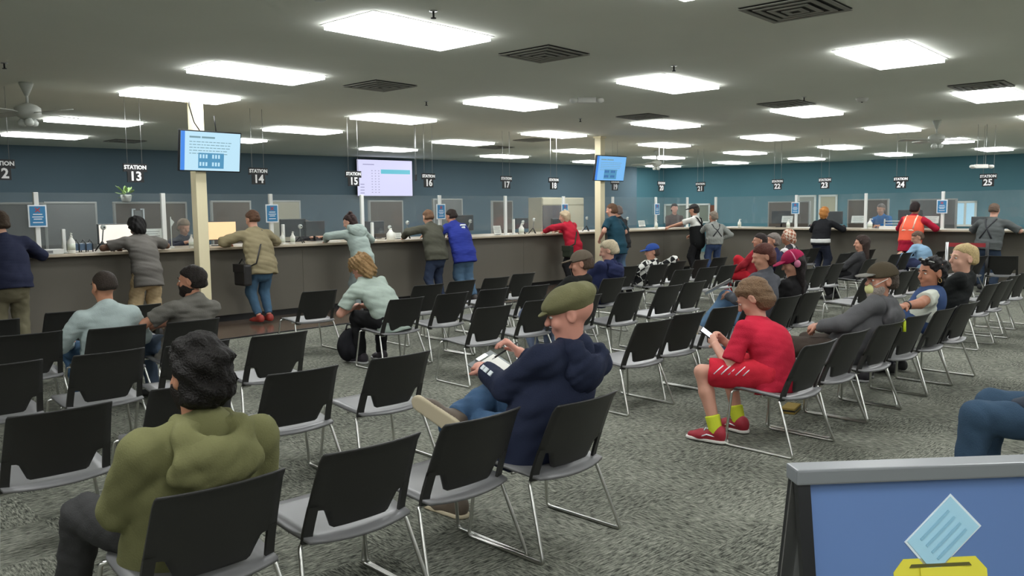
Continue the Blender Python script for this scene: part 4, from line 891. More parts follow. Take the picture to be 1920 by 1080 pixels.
# light grey long sleeves, back row left
seatp('person in a light grey long-sleeved shirt with short cropped hair, left', 1.99, 6.40, (-.02,-.06,1.08), e=1.0, b=1.12, sw=1.0, vox=.012, skinc=(186,134,106), look=(-6,15), hands=((-.20,.26,.52),(.18,.26,.52)), poles=((-1,-.5,-.8),(1,-.5,-.8)), shirt=dict(c=(168,182,180),fat=.006), pants=JEANS, shoes=(190,190,190), hair=dict(c=(54,46,40),t=.004,nape=-.03,amp=.002), seed=4)
seatp('bearded person in a dark grey T-shirt with folded hands, left', 2.53, 6.34, (.06,-.10,1.09), e=1.0, b=1.08, vox=.0115, skinc=(184,132,106), look=(-4,48), hands=((-.22,.20,.61),(-.16,.24,.60)), poles=((-1,-.3,-.3),(.6,-.6,-.5)), shirt=dict(c=(104,102,96),sleeve='short',amp=.008), pants=dict(c=(84,98,118)), shoes=(60,60,62), hair=dict(c=(36,31,28),t=.010,nape=-.06), beard=(38,32,28), seed=5, twist=12, curl=.9)
# curly hair, leaning forward
def x_pack(J):
    o = empty('backpack', (4.42,7.16,0), R(20), label='black backpack on the floor between the feet of the curly-haired person', cat='bag'); G = SDF(); G.ell((0,0,.17), (.15,.09,.17), None, .03); G.ell((0,-.08,.12), (.10,.05,.09), None, .03); G.plane((0,0,.005), (0,0,1))
    P_, Q_ = G.mesh(.016, amp=.006, freq=20); link('bag_body', np_mesh('bag_body', [(P_,Q_)]), fabric((34,34,38)), o); MB().tube([(-.05,0,.33),(-.03,0,.38),(.03,0,.38),(.05,0,.33)], .009, 8).build('handle', M_dark, o)
seatp('person with curly blond hair in a pale grey T-shirt leaning forward', 4.60, 6.41, (-.10,.36,1.05), e=1.02, b=1.05, vox=.012, skinc=(206,152,132), look=(-42,10), hip=(0,.0,.44), hands=((-.16,.44,.56),(-.04,.46,.56)), poles=((-1,-.5,-.2),(1,-.5,-.2)), feet=((-.14,.34,.075),(.10,.34,.075)), shirt=dict(c=(166,180,170),sleeve='short',amp=.008), pants=BLK, shoes=(50,44,52), sole=(180,180,180), hair=dict(c=(152,122,84),t=.034,k='curly',amp=.022,freq=60,front=.075), seed=6, hunch=.05, extras=x_pack, curl=.9)
# flat cap, writing
def x_cap(J):
    r = J['root']; o = empty('clipboard', Vector((2.655,2.635,0))+Vector((.09,.42,.70)), 0, label='grey clipboard with white paper in the hands of the person in the flat cap', cat='clipboard'); o.rotation_euler = (R(28),R(-14),R(10))
    o.scale = (.8,.8,1); MB().box((-.12,-.16,-.003),(.12,.16,.003), .002).build('board', mat('clipboard_grey',(96,104,104),.4), o); MB().box((-.10,-.15,.003),(.10,.12,.006)).build('paper', M_paper, o); MB().box((-.05,.125,.003),(.05,.155,.014), .003).build('clip', M_alu, o)
    p = empty('pen', (2.65+.13,2.635+.40,.80), 0, label='black pen in the right hand of the person in the flat cap', cat='pen'); MB().tube([(-.06,.02,-.03),(.07,-.01,.035)], .005, 8).build('barrel', M_dark, p); MB().tube([(-.075,.0235,-.0375),(-.06,.02,-.03)], [.001,.005], 8).build('tip', M_alu, p)
    for q, (a, c) in enumerate(((.30,.42),(.50,.62),(.66,.76))):
        e0 = J['ell']+(J['wrl']-J['ell'])*a; e1 = J['ell']+(J['wrl']-J['ell'])*c; d = nrm(J['wrl']-J['ell']); ou = nrm(v3(-.8,-.5,.5)-d*(v3(-.8,-.5,.5)@d))
        MB().prism([(0,-.012),(1,-.012),(1,.012),(0,.012)], tuple(e0+ou*.062), tuple(e1-e0), tuple(np.cross(d,ou)), tuple(ou*.006)).build('sleeve_print', M_pwhite, r)
seatp('person in a navy hoodie and green flat cap writing on a clipboard', 2.65, 2.38, (.08,-.085,1.15), e=1.04, b=1.22, sw=1.12, vox=.0105, fine=.006, skinc=PINK, look=(-14,42), hip=(0,.09,.445), hands=((-.07,.33,.735),(.14,.31,.80)), poles=((-.55,-.5,-1),(.6,-.6,-1)), feet=((-.15,.48,.075),(-.24,.36,.535)), knee=((-.1,1,.8),(1,.6,.25)), footdir=((-.1,1,0),(-.35,.75,.45)), footup=((0,0,1),(1,.35,.25)), shirt=dict(c=(40,46,66),fat=.014,amp=.007,name='hoodie'), hood=.82, pants=dict(c=(72,100,132),amp=.009), shoes=(96,84,72), sole=(196,184,156), hair=None, cap=dict(k='flat',c=(118,116,84)), seed=7, extras=x_cap, curl=.8, palms=((.3,.2,-.9),(-.6,.3,-.7)))
# olive cap / navy hoodie, middle
seatp('person in an olive baseball cap and black jacket in the middle', 5.93, 5.30, (.12,-.06,1.09), e=1.04, b=1.15, vox=.0135, skinc=(190,138,116), look=(-8,40), shirt=dict(c=(36,37,36),fat=.01,name='jacket'), pants=dict(c=(104,116,140)), shoes=(60,60,60), hair=dict(c=(84,68,56),t=.006,nape=-.06), cap=dict(c=(104,94,82),z=.03), seed=8)
seatp('grey-blond person in a navy hoodie left of the blue cap', 7.67, 6.42, (.09,-.08,1.12), e=1.06, b=1.15, vox=.015, skinc=(206,156,136), look=(-16,35), shirt=dict(c=(40,46,78),fat=.01,name='hoodie'), hood=True, pants=DJEANS, hair=dict(c=(176,164,138),t=.012,nape=-.06), seed=9)
M_chk = plaid('black_white_check',(226,226,220),(24,24,26),13)
seatp('person in a black and white checked shirt and blue cap, slouching', 10.0, 7.50, (.06,-.06,.97), e=1.0, b=1.1, vox=.017, look=(-6,55), hip=(0,.08,.43), hands=((-.15,.25,.5),(.60,-.10,.74)), poles=((-1,-.3,-.3),(.3,-.5,.3)), shirt=dict(m=M_chk), pants=BLK, hair=dict(c=(70,60,54),t=.006), cap=dict(c=(52,80,150),z=.03), seed=10, skinc=(190,140,118))
# red shirt with phone
def x_red(J):
    o = empty('smartphone', (4.77-.055,2.625+.50,.655), 0, label='white lit smartphone in the hands of the person in red', cat='phone'); o.rotation_euler = (R(38),R(-14),R(20)); MB().box((-.036,-.07,-.004),(.036,.07,.004), .003).build('case', M_dark, o); MB().box((-.032,-.063,.004),(.032,.063,.005)).build('screen', mat('phone_screen',(214,220,236),.2,emit=.6,emit_rgb=(214,222,240)), o)
    for an, sg in ((J['anl'],-1),(J['anr'],1)):
        for s in (-1,1):
            f = nrm(v3(sg*.15,1,0)); sd = np.cross(f, v3(0,0,1))*s; b0 = an-v3(0,0,.035)
            MB().tube([tuple(b0-f*.02+sd*.039+v3(0,0,.004)), tuple(b0+f*.045+sd*.043+v3(0,0,.012)), tuple(b0+f*.09+sd*.041-v3(0,0,.01))], .0045, 6).build('shoe_stripe', M_pwhite, J['root'])
        for q in range(3):
            c = an+v3(sg*.008,.045+.022*q,.012-.012*q); MB().tube([tuple(c+v3(-.026,0,-.004)),tuple(c+v3(0,.004,.008)),tuple(c+v3(.026,0,-.004))], .004, 6).build('lace', M_pwhite, J['root'])
    for q in range(5):
        a = J['hip']+v3(-.085,0,0); kn = J['knl']; d = nrm(kn-a); out = nrm(v3(-1,-.3,.45)-d*(v3(-1,-.3,.45)@d)); tn = np.cross(d,out); c0 = a+d*(.10+.045*q)
        MB().tube([tuple(c0+out*.090+tn*.028-d*.025),tuple(c0+out*.097),tuple(c0+out*.090-tn*.03+d*.03)], .004, 6).build('shorts_stripe', M_pwhite, J['root'])
seatp('person in a bright red T-shirt and shorts looking at a phone', 4.77, 2.37, (.05,.24,1.035), e=1.06, b=1.02, vox=.0105, fine=.006, skinc=(196,146,126), look=(-34,22), hip=(0,.06,.445), hands=((-.10,.42,.60),(.03,.43,.605)), poles=((-.6,-.6,-.9),(.6,-.6,-.9)), feet=((-.27,.30,.08),(.06,.34,.08)), knee=((-.35,1,.7),(.1,1,.7)), footdir=((-.15,1,0),(.15,1,0)), shirt=dict(c=(184,38,60),sleeve='short',amp=.006,sl=.8), pants=dict(c=(188,40,56),len='shorts'), socks=(196,206,60), shoes=(150,30,46), sole=(206,202,196), hair=dict(c=(112,88,66),t=.012,nape=-.11,amp=.004,freq=95,line=.050,side=.024), seed=11, hunch=.05, extras=x_red, curl=1.0, palms=((.85,.1,-.1),(-.85,.1,-.1)))
# far block
seatp('dark-haired person in red trousers in the far block', 11.6, 6.62, (.10,-.02,1.10), e=1.0, vox=.018, look=(0,40), shirt=dict(c=(150,40,50)), pants=dict(c=(176,36,48)), hair=dict(c=(48,40,38),t=.01), seed=12, skinc=TAN, feet=((-.05,.40,.075),(.15,.42,.3)))
seatp('grey-haired person in a navy top in the far block', 12.15, 6.64, (-.02,-.02,1.09), e=1.05, vox=.018, look=(0,40), shirt=dict(c=(52,54,86)), pants=BLK, hair=dict(c=(120,112,106),t=.012), seed=13, skinc=TAN)
seatp('person in a patterned brown and white head scarf in the far block', 12.75, 6.66, (-.06,0,1.14), e=1.05, vox=.018, look=(0,40), shirt=dict(m=plaid('pattern_shawl',(210,206,206),(40,38,44),9)), pants=BLK, cap=dict(k='scarf',m=plaid('pattern_scarf',(206,188,170),(150,92,70),22)), seed=14, skinc=BROWN)
# woman with papers, magenta cap
def x_pap(J):
    o = empty('paper_sheet', (7.09-.16,4.085+.42,.74), 0, label='white paper sheet held by the seated person in the grey top', cat='paper'); o.rotation_euler = (R(-30),R(12),R(30)); MB().box((-.11,-.14,0),(.11,.14,.003)).build('sheet', M_paper, o)
    MB().box((-.08,-.1,.003),(.08,.1,.0035)).build('print', mat('paper_print',(212,212,208),.8), o)
seatp('auburn-haired person in a grey top with crossed legs holding papers', 7.09, 3.83, (.03,.05,1.15), e=1.0, b=1.08, vox=.0135, look=(-14,55), hands=((-.14,.32,.66),(.0,.34,.66)), feet=((-.10,.34,.075),(-.22,.56,.33)), knee=((-.15,1,.6),(-.3,1,.9)), footdir=((-.15,1,0),(-.4,.9,.25)), shirt=dict(c=(82,84,90)), pants=dict(c=(98,128,158)), shoes=(176,168,160), sole=(214,200,160), hair=dict(c=(86,48,40),t=.014,k='short',nape=-.10), seed=15, extras=x_pap, skinc=TAN)
def x_phones(J):
    H = J['H']; MB().tube([tuple(H(s*.09*math.sin(t)*1.08,-.0,.02+.105*math.cos(t))) for t, s in [(a*.16-1.45,1) for a in range(19)]], .007, 8).build('headphone_band', mat('headphone_pink',(206,120,150),.5), J['root'])
    for s in (-1,1): MB().sph(tuple(H(s*.098,-.005,0)), (.022,.035,.038)).build('ear_cushion', mat('headphone_pink',(206,120,150),.5), J['root'])
seatp('person in a magenta cap and black top with long dark hair', 7.62, 3.87, (.0,-.03,1.07), e=1.06, b=1.12, vox=.0135, look=(-18,50), shirt=dict(c=(34,33,34)), pants=BLK, hair=dict(c=(36,30,30),t=.010,k='long',len=.30), cap=dict(c=(150,34,72),z=.028), seed=16, extras=x_phones, skinc=TAN)
seatp('person with long dark hair in a charcoal jacket in the far block', 13.0, 5.66, (.05,-.07,1.04), e=1.05, b=1.1, vox=.017, look=(-4,40), shirt=dict(c=(62,62,64)), pants=BLK, hair=dict(c=(58,46,42),t=.016,k='long',len=.34), seed=17, skinc=TAN)
seatp('person in a light blue dress shirt leaning forward by the right counter', 16.05, 5.70, (.08,.22,1.03), e=1.05, b=1.12, vox=.017, look=(-20,45), hands=((-.10,.44,.60),(.05,.44,.60)), shirt=dict(c=(132,164,190)), pants=dict(c=(60,66,96)), hair=dict(c=(96,78,66),t=.006,nape=-.05), seed=18, hunch=.05, skinc=TAN)
# right front row
def x_mask(J):
    H = J['H']; B = J['B']; G = SDF(); G.ell(H(0,.055,-.055), v3(.052,.060,.050)*1.05, B, .02); G.plane(H(0,.055,-.05), B[1], .01); J['part']('face_mask', G, mat('mask_yellow',(214,214,150),.8), h=.008)
    MB().tube([tuple(H(-.05,.08,-.03)),tuple(H(-.082,.0,.02))], .003, 6).build('mask_loop', M_white, J['root'])
seatp('person in a dark grey hoodie with a backward brown cap', 5.93, 2.42, (.16,-.10,1.08), e=1.06, b=1.2, sw=1.05, vox=.0115, fine=.0075, skinc=(182,130,108), look=(0,55), hip=(0,.10,.44), hands=((-.10,.24,.62),(.02,.26,.60)), poles=((-1,-.3,-.4),(1,-.3,-.4)), feet=((.02,.56,.075),(.32,.50,.075)), shirt=dict(c=(92,92,94),fat=.01,name='hoodie'), hood=True, pants=dict(c=(66,58,52)), shoes=(168,120,72), hair=dict(c=(70,60,52),t=.004,nape=-.06), cap=dict(c=(78,70,56),z=.03,back=False,brim=(120,118,112)), beard=(150,140,132), seed=19, extras=x_mask, curl=.9)
def x_w(J):
    H = J['H']; g = empty('sunglasses', J['root'].location+Vector(tuple(J['root'].matrix_basis.to_3x3() @ Vector(tuple(H(0,.06,.108))))), 0, label='dark sunglasses with white glare pushed up on dark hair', cat='sunglasses')
    o = Vector(tuple(H(0,.06,.108)))
    for s in (-1,1): MB().sph(tuple(Vector(tuple(H(s*.034,.062,.112)))-o), (.028,.016,.016)).build('lens', mat('lens_dark',(30,30,34),.08), g)
    MB().tube([tuple(Vector(tuple(H(-.07,.03,.09)))-o),tuple(Vector(tuple(H(0,.078,.115)))-o),tuple(Vector(tuple(H(.07,.03,.09)))-o)], .004, 6).build('frame', M_white, g)
    r = J['root']
    for s in (-1,1): MB().tube([tuple(H(s*.088+.016*math.cos(a*.7),-.002,-.052+.018*math.sin(a*.7))) for a in range(10)], .0025, 6).build('earring', mat('earring_gold',(206,170,110),.3,metal=.8), r)
    G = SDF(); G.cone(J['sp']-J['up']*.10, J['nb']-J['up']*.10, J['W']+.008, .178, .05, flat=J['bk'], fd=.76); G.cone(J['shl']+J['sx']*.04, J['shr']-J['sx']*.04, .066, .066, .05); G.cone(J['nb']-J['up']*.05, J['nb'], .09, .07, .03)
    G.cone(J['sp']+J['bk']*.17-J['up']*.05, J['nb']+J['bk']*.16-J['up']*.06, .075, .06, .02, 's'); G.plane(J['sp']-J['up']*.14, J['up']); J['part']('vest', G, fabric((62,82,122)), h=.011, amp=.005)
    d = nrm(J['wrl']-J['ell']); a = J['ell']+(J['wrl']-J['ell'])*.86; MB().tube([tuple(a-d*.008),tuple(a+d*.008)], .036, 14).build('wristband', M_dark, r)
seatp('person in a blue vest over a white T-shirt with dark hair tied up', 7.05, 2.45, (.12,-.08,1.07), e=1.06, b=1.2, sw=1.05, vox=.0115, fine=.0075, skinc=(178,122,96), look=(-4,62), hands=((-.60,-.14,.735),(-.12,.26,.66)), poles=((-.2,-.5,-.6),(1,-.3,-.4)), feet=((-.06,.40,.075),(.16,.46,.075)), shirt=dict(c=(206,210,198),sleeve='short',sl=.55), pants=dict(c=(44,50,74)), shoes=(44,40,46), sole=(150,150,150), hair=dict(c=(30,27,28),t=.016,k='bun',bun=(0,-.10,.035),bs=1.45,amp=.016,freq=60), seed=20, extras=x_w, twist=15)
seatp('blond person in a black T-shirt sitting upright on the right', 7.60, 2.46, (.18,-.13,1.165), e=1.08, b=1.1, vox=.0115, fine=.0075, skinc=(212,164,142), look=(0,50), shirt=dict(c=(36,38,38),sleeve='short'), pants=dict(c=(40,42,52)), hair=dict(c=(188,166,120),t=.007,nape=-.05,front=.085,amp=.004,freq=90), beard=None, seed=21)
seatp('person in dark blue jeans at the right edge, cut off by the frame', 4.70, .70, (0,-.05,1.12), e=1., b=1.15, vox=.014, feet=((-.32,.46,.075),(.02,.48,.075)), knee=((-.3,1,.8),(.1,1,.8)), shirt=dict(c=(60,66,76)), pants=dict(c=(54,74,94),fat=.008), hair=dict(c=(60,50,44)), seed=22)
# ---- standing at the left counter
HC1 = ((-.24,.44,1.09),(.24,.44,1.09)); OUT = ((-1,-.5,-.6),(1,-.5,-.6))
stand('person in a navy sweater and khaki trousers at the left edge', ctrL, -.33, -.36, (-.02,.20,1.55), b=1.35, e=1.05, sw=1.15, vox=.0135, look=(-12,20), hands=((-.2,.46,1.09),(.28,.44,1.09)), poles=OUT, shirt=dict(c=(40,44,64),fat=.01,name='sweater'), pants=dict(c=(108,104,84),fat=.012), shoes=(50,44,40), hair=dict(c=(66,54,42),t=.010), seed=31)
stand('person in a grey T-shirt and beige trousers with curly black hair', ctrL, 1.17, -.34, (.0,.24,1.46), b=1.02, vox=.0135, look=(-30,0), hands=((-.20,.44,1.09),(.20,.44,1.09)), poles=((-1,-.2,-.1),(1,-.2,-.1)), shirt=dict(c=(100,97,93),sleeve='short',hem=-.16,fat=.008), pants=dict(c=(176,156,122),fat=.012,amp=.012), shoes=(40,40,40), hair=dict(c=(24,23,23),t=.026,k='curly',amp=.014,freq=48), seed=32, skinc=(110,82,66), hunch=.03)
def x_bag(J):
    m = mat('leather_black',(30,28,28),.4); r = J['root']; s0 = J['nb']; D = J['D']; pts = [s0+v3(.10,.05,.02), s0+v3(.075,-.07,.0), s0+v3(.04,-D,-.10), J['sp']+v3(-.06,-D-.022,.03), J['hip']+v3(-.15,-.13,.04), J['hip']+v3(-.24,-.02,-.03)]
    o = strap(J, pts, .010, m, 'bag_strap'); h = empty('shoulder_bag', r.matrix_basis @ Vector((-.27,.02,.70)), r.rotation_euler.z, label='black shoulder bag hanging beside the person in the tan sweater', cat='bag')
    MB().box((-.06,-.14,-.16),(.06,.14,.13), .03).build('bag_body', m, h); MB().box((-.064,-.145,.02),(-.05,.145,.13), .004).build('flap', m, h); MB().tube([(.0,-.1,.12),(0,0,.2),(0,.1,.12)], .008, 8).build('handle', m, h)
stand('person in a tan sweater and blue jeans with a shoulder strap', ctrL, 2.71, -.36, (.0,.20,1.535), b=1.18, vox=.0125, look=(-16,12), hands=((-.24,.44,1.09),(.22,.44,1.09)), poles=((-1,-.25,-.1),(1,-.25,-.2)), feet=((-.075,-.02,.10),(.075,-.02,.10)), shirt=dict(c=(142,132,104),fat=.016,hem=-.10,amp=.010,name='sweater'), pants=dict(c=(70,98,122),amp=.005,up=.12), shoes=(150,52,44), hair=dict(c=(92,66,50),t=.012,nape=-.05), seed=33, skinc=(206,156,134), extras=x_bag)
stand('person in a pale grey hoodie with hair in a bun', ctrL, 4.37, -.40, (-.02,.28,1.47), b=1.02, vox=.0135, look=(-22,30), hands=((-.34,.46,1.09),(.22,.48,1.09)), poles=((-1,-.2,0),(1,-.3,-.3)), shirt=dict(c=(156,170,164),fat=.008,name='hoodie'), hood=True, pants=dict(c=(120,130,130)), shoes=(80,80,80), hair=dict(c=(56,40,38),t=.010,k='bun'), seed=34, skinc=(206,160,140), hunch=.03)
stand('person in an olive jacket and dark jeans at the counter', ctrL, 5.88, -.36, (.02,.22,1.525), b=1.2, e=1.05, vox=.0145, look=(-16,-10), hands=((-.34,.42,1.09),(.2,.46,1.09)), poles=((-1,-.2,0),(1,-.3,-.3)), feet=((-.14,-.08,.075),(.12,.02,.075)), shirt=dict(c=(78,78,68),fat=.014,name='jacket'), pants=DJEANS, shoes=(50,46,42), hair=dict(c=(112,84,64),t=.006,nape=-.05), seed=35)
def x_let(J):
    r = J['root']; c = J['nb']-J['up']*.10-J['bk']*(J['D']-.005)
    for q, (w_, dz) in enumerate(((.11,0),(.07,-.045),(.05,-.085))): MB().prism([(-w_/2,-.012),(w_/2,-.012),(w_/2,.012),(-w_/2,.012)], tuple(c+J['sx']*(.03-.01*q)+J['up']*dz-J['bk']*.012*q*0), tuple(J['sx']), tuple(J['up']), tuple(-J['bk']*.026)).build('shirt_print', M_pwhite, r)
stand('person in a royal blue shirt with white print and jeans', ctrL, 6.42, -.44, (.0,.30,1.53), b=1.28, e=1.02, vox=.0145, look=(-20,5), hands=((-.22,.50,1.09),(.24,.50,1.09)), poles=OUT, feet=((-.02,-.04,.075),(.10,-.12,.075)), shirt=dict(c=(48,60,142),sleeve='short',sl=.95,fat=.016,hem=-.14), pants=dict(c=(78,104,128),fat=.014), shoes=(60,56,54), hair=dict(c=(46,38,34),t=.006,nape=-.05), seed=36, skinc=(180,130,106), hunch=.03, extras=x_let)
def x_rb(J):
    m = fabric((52,58,48)); r = J['root']; strap(J, [J['nb']+v3(.10,.05,.02), J['nb']+v3(.08,-.075,0), J['nb']+v3(.06,-J['D']-.002,-.10), J['sp']+v3(.0,-J['D']-.022,.03), J['hip']+v3(-.13,-.13,.05), J['hip']+v3(-.21,0,-.02)], .014, m, 'bag_strap')
    h = empty('shoulder_bag', r.matrix_basis @ Vector((-.23,-.04,.72)), r.rotation_euler.z, label='dark green shoulder bag of the person in the red jacket', cat='bag'); MB().box((-.06,-.10,-.12),(.06,.10,.10), .03).build('bag_body', m, h); MB().box((-.065,-.105,.0),(-.055,.105,.10), .003).build('flap', m, h)
stand('person in a red jacket and black trousers with long blond-grey hair', ctrL, 9.42, -.38, (-.02,.22,1.485), b=1.05, vox=.016, look=(-14,25), hands=((-.42,.40,1.09),(.1,.48,1.09)), poles=((-1,-.2,0),(1,-.3,-.3)), shirt=dict(c=(168,34,52),fat=.012,hem=-.12,name='jacket'), pants=BLK, shoes=(30,30,30), hair=dict(c=(178,160,132),t=.012,k='long',len=.17), seed=37, skinc=(206,160,140), extras=x_rb)
def standw(label, X, Y, yaw, head, **k): return person(label, X, Y, yaw, head, False, group='people standing at the counters', **k)
standw('tall person in a dark teal T-shirt at the middle pillar', 12.46, 10.36, 94, (.02,.16,1.61), b=1.22, e=1.05, vox=.0165, look=(-10,15), hands=((-.24,.24,.95),(.26,.26,.95)), poles=OUT, shirt=dict(c=(34,66,80),sleeve='short',fat=.012,hem=-.14), pants=dict(c=(58,74,104)), hair=dict(c=(100,74,56),t=.008), seed=38, skinc=(204,154,132))
standw('person in a black T-shirt and jeans beside the teal shirt', 13.42, 11.02, 94, (.0,.14,1.575), b=1.12, vox=.0175, look=(-10,20), hands=((-.2,.42,1.09),(.22,.42,1.09)), poles=OUT, shirt=dict(c=(44,44,46),sleeve='short',fat=.01), pants=dict(c=(84,106,130)), hair=dict(c=(124,110,104),t=.008), seed=39, skinc=TAN)
def x_over(J):
    m = fabric((28,29,30)); r = J['root']; G = SDF(); G.cone(J['hip']-v3(0,0,.02), J['sp']+J['up']*.06, J['W']+.02, J['W']+.012, .04, flat=J['bk'], fd=.80); G.plane(J['sp']+J['up']*.05, -J['up']); J['part']('overall_bib', G, m, h=.02)
    for s in (-1,1): strap(J, [J['nb']+s*J['sx']*.08+J['bk']*.05+J['up']*.03, J['nb']+s*J['sx']*.075-J['bk']*.10-J['up']*.04, J['nb']+s*J['sx']*.05-J['bk']*(J['D']+.008)-J['up']*.12, J['sp']-s*J['sx']*.03-J['bk']*(J['D']+.016)+J['up']*.05], .017, m, 'shoulder_strap')
standw('person in black overalls over a white T-shirt with a dark cap', 15.72, 10.75, 94, (.02,.12,1.59), b=1.15, e=1.05, vox=.0175, look=(-8,10), hands=((-.35,.55,1.09),(.2,.3,.9)), poles=OUT, shirt=dict(c=(206,206,200),sleeve='short'), pants=dict(c=(34,34,36),fat=.012), hair=dict(c=(50,44,40),t=.006), cap=dict(c=(52,50,50),z=.03), seed=40, skinc=TAN, extras=x_over)
def x_sus(J):
    m = mat('suspender_dark',(34,36,42),.7); 
    for s in (-1,1): strap(J, [J['nb']+s*J['sx']*.09+J['bk']*.06+J['up']*.02, J['nb']+s*J['sx']*.085-J['bk']*.095-J['up']*.03, J['nb']+s*J['sx']*.06-J['bk']*(J['D']-.012)-J['up']*.11, J['sp']-J['bk']*(J['D']+.012)+s*J['sx']*.012+J['up']*.03, J['hip']-s*J['sx']*.10-J['bk']*(J['W']*.74)+J['up']*.07], .014, m, 'suspender')
standw('short person in a grey checked shirt with dark suspenders', 15.82, 10.38, 60, (.0,.08,1.43), b=1.15, vox=.0175, look=(-8,20), hands=((-.1,.4,1.0),(.2,.1,.82)), poles=OUT, shirt=dict(m=stripes('grey_stripe_shirt',(150,152,146),(92,96,96),18),c=(130,130,126),fat=.01), pants=dict(c=(62,78,112)), hair=dict(c=(128,116,104),t=.012), seed=41, skinc=TAN, extras=x_sus)
# ---- standing at the right counter
def x_white(J):
    G = SDF(); G.cone(J['hip']+v3(0,0,.05), J['hip']-v3(0,0,.03), J['W']+.015, J['W']+.018, .03, flat=v3(0,1,0), fd=.80); G.plane(J['hip']+v3(0,0,.05), v3(0,0,-1)); G.plane(J['hip']-v3(0,0,.04), v3(0,0,1)); J['part']('tied_cloth', G, fabric((214,216,214)), h=.014)
stand('person in a black top with a white band at the waist and orange hair', ctrR, 3.46, -.36, (-.02,.16,1.49), b=1.15, vox=.0175, look=(-10,10), hands=((-.22,.44,1.09),(.26,.44,1.09)), poles=OUT, shirt=dict(c=(30,31,34),fat=.008), pants=dict(c=(40,44,58),fat=.012), hair=dict(c=(178,120,62),t=.022,k='curly',amp=.010), seed=42, skinc=TAN, extras=x_white)
def x_vest(J):
    G = SDF(); G.cone(J['hip']+J['up']*.02, J['sp'], J['W']+.018, J['W']+.012, .05, flat=J['bk'], fd=.80); G.cone(J['sp'], J['nb']-J['up']*.10, J['W']+.012, .180, .05, flat=J['bk'], fd=.78); G.cone(J['shl']+J['sx']*.05, J['shr']-J['sx']*.05, .070, .070, .05); G.plane(J['hip']+J['up']*.01, J['up']); G.plane(J['nb']+J['up']*.0, -J['up'], .02)
    J['part']('safety_vest', G, mat('vest_orange',(232,92,62),.8), h=.016); m = mat('vest_tape',(232,196,176),.5); r = J['root']
    for s in (-1,1): strap(J, [J['nb']+s*J['sx']*.10-J['bk']*.07+J['up']*.005, J['nb']+s*J['sx']*.10-J['bk']*.125-J['up']*.10, J['sp']+s*J['sx']*.10-J['bk']*(J['W']*.80-.005)-J['up']*.02], .016, m, 'reflective_tape')
    strap(J, [J['sp']-J['sx']*.18-J['bk']*.08-J['up']*.05, J['sp']-J['sx']*.08-J['bk']*(J['W']*.80)-J['up']*.05, J['sp']+J['sx']*.08-J['bk']*(J['W']*.80)-J['up']*.05, J['sp']+J['sx']*.18-J['bk']*.08-J['up']*.05], .016, m, 'reflective_tape')
stand('person in an orange safety vest over a red shirt at the counter', ctrR, 5.35, -.38, (.0,.18,1.575), b=1.2, e=1.02, vox=.0165, look=(-12,5), hands=((-.22,.46,1.09),(.28,.44,1.09)), poles=OUT, shirt=dict(c=(166,32,56),fat=.01,hem=-.14), pants=dict(c=(40,38,38)), hair=dict(c=(40,30,30),t=.012), seed=43, skinc=BROWN, extras=x_vest)
stand('person in a grey shirt with crossed black suspenders and jeans', ctrR, 6.76, -.38, (.0,.20,1.53), b=1.3, e=1.04, sw=1.1, vox=.0165, look=(-10,5), hands=((-.26,.46,1.09),(.32,.44,1.09)), poles=OUT, shirt=dict(c=(84,88,88),sleeve='short',sl=.95,fat=.014), pants=dict(c=(52,64,82),fat=.012), hair=dict(c=(104,86,74),t=.006,nape=-.04), seed=44, skinc=(206,158,138), extras=x_sus)
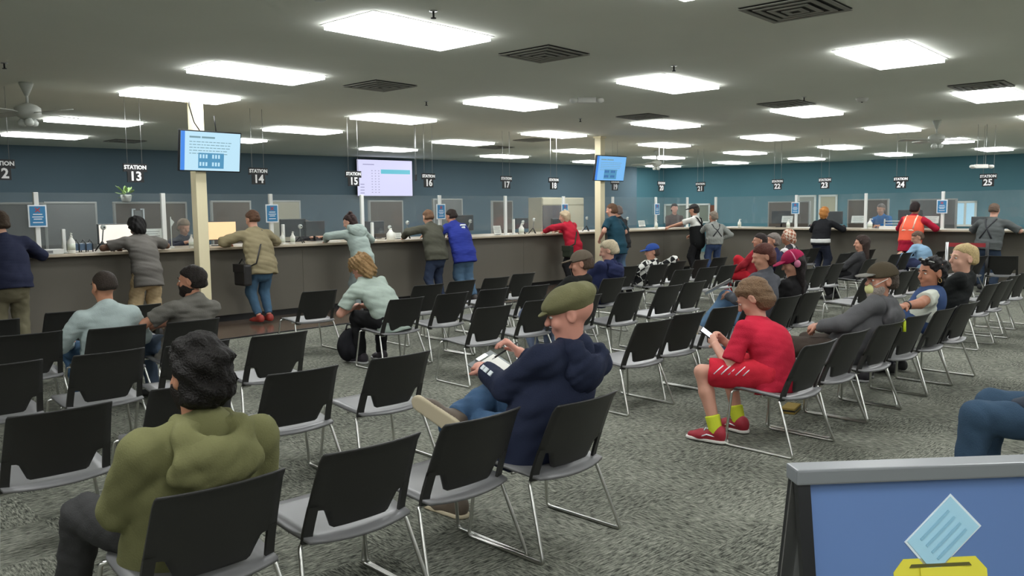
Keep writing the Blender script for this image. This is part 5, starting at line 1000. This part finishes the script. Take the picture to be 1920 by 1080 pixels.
# ---- staff behind the counters
def staff(label, t, s, off, head, **k):
    p = at(t, s, off); return person(label, p.x, p.y, math.degrees(t.rotation_euler.z)-90, head, False, group='staff behind the counters', vox=.018, **k)
staff('grey-haired staff member behind the counter right of the left pillar', ctrL, 2.55, 1.6, (0,.05,1.42), look=(-20,0), hip=(0,-.03,.74), shirt=dict(c=(60,62,72)), pants=BLK, hair=dict(c=(150,132,112),t=.016), hands=((-.1,.34,1.09),(.12,.34,1.09)), seed=51)
staff('staff member in dark clothes behind the dark monitors', ctrL, 4.72, 1.65, (0,.0,1.37), look=(-15,0), hip=(0,-.03,.70), shirt=dict(c=(58,58,60)), pants=BLK, hair=dict(c=(60,48,42),t=.014), hands=((-.1,.34,1.09),(.12,.34,1.09)), seed=52)
staff('staff member in a blue shirt behind the right counter', ctrR, 3.75, 1.6, (.05,.0,1.56), look=(-12,0), shirt=dict(c=(44,104,164)), pants=BLK, hair=dict(c=(120,110,104),t=.006), hands=((-.1,.34,1.09),(.12,.34,1.09)), seed=53)
staff('staff member low behind the right counter at station twenty-two', ctrR, 2.35, 1.6, (0,0,1.33), look=(-10,0), hip=(0,-.03,.68), shirt=dict(c=(90,90,96)), pants=BLK, hair=dict(c=(50,42,40),t=.012), hands=((-.1,.34,1.09),(.12,.34,1.09)), seed=54)
person('staff member with dark hair behind the far corner of the counters', 17.6, 12.75, 225, (0,.0,1.63), False, group='staff behind the counters', vox=.018, e=1.05, shirt=dict(c=(92,80,78)), pants=BLK, hair=dict(c=(44,36,34),t=.012), seed=55, skinc=(214,160,144))

# ---- small belongings on and under the chairs
ys = empty('lanyard', (6.15,2.44,.66), R(10), label='neon yellow lanyard hung over the chair back beside the grey hoodie', cat='lanyard')
MB().tube([(-.06,-.03,-.06),(-.05,-.025,.015),(.0,.0,.03),(.06,.02,.02),(.08,.03,-.05)], .012, 8).build('strap', mat('neon_yellow',(206,224,44),.6), ys); MB().box((.06,.015,-.08),(.09,.04,-.045), .004).build('clip', M_dark, ys)
yb = empty('shoe_box', (5.60,3.0,0), R(15), label='low yellow and dark striped box under the red-shirted row', cat='box'); MB().box((-.10,-.05,0),(.10,.05,.045), .006).build('body', mat('box_ochre',(140,118,52),.7), yb); MB().box((-.102,-.052,.018),(.102,.052,.030)).build('stripe', M_dark, yb)
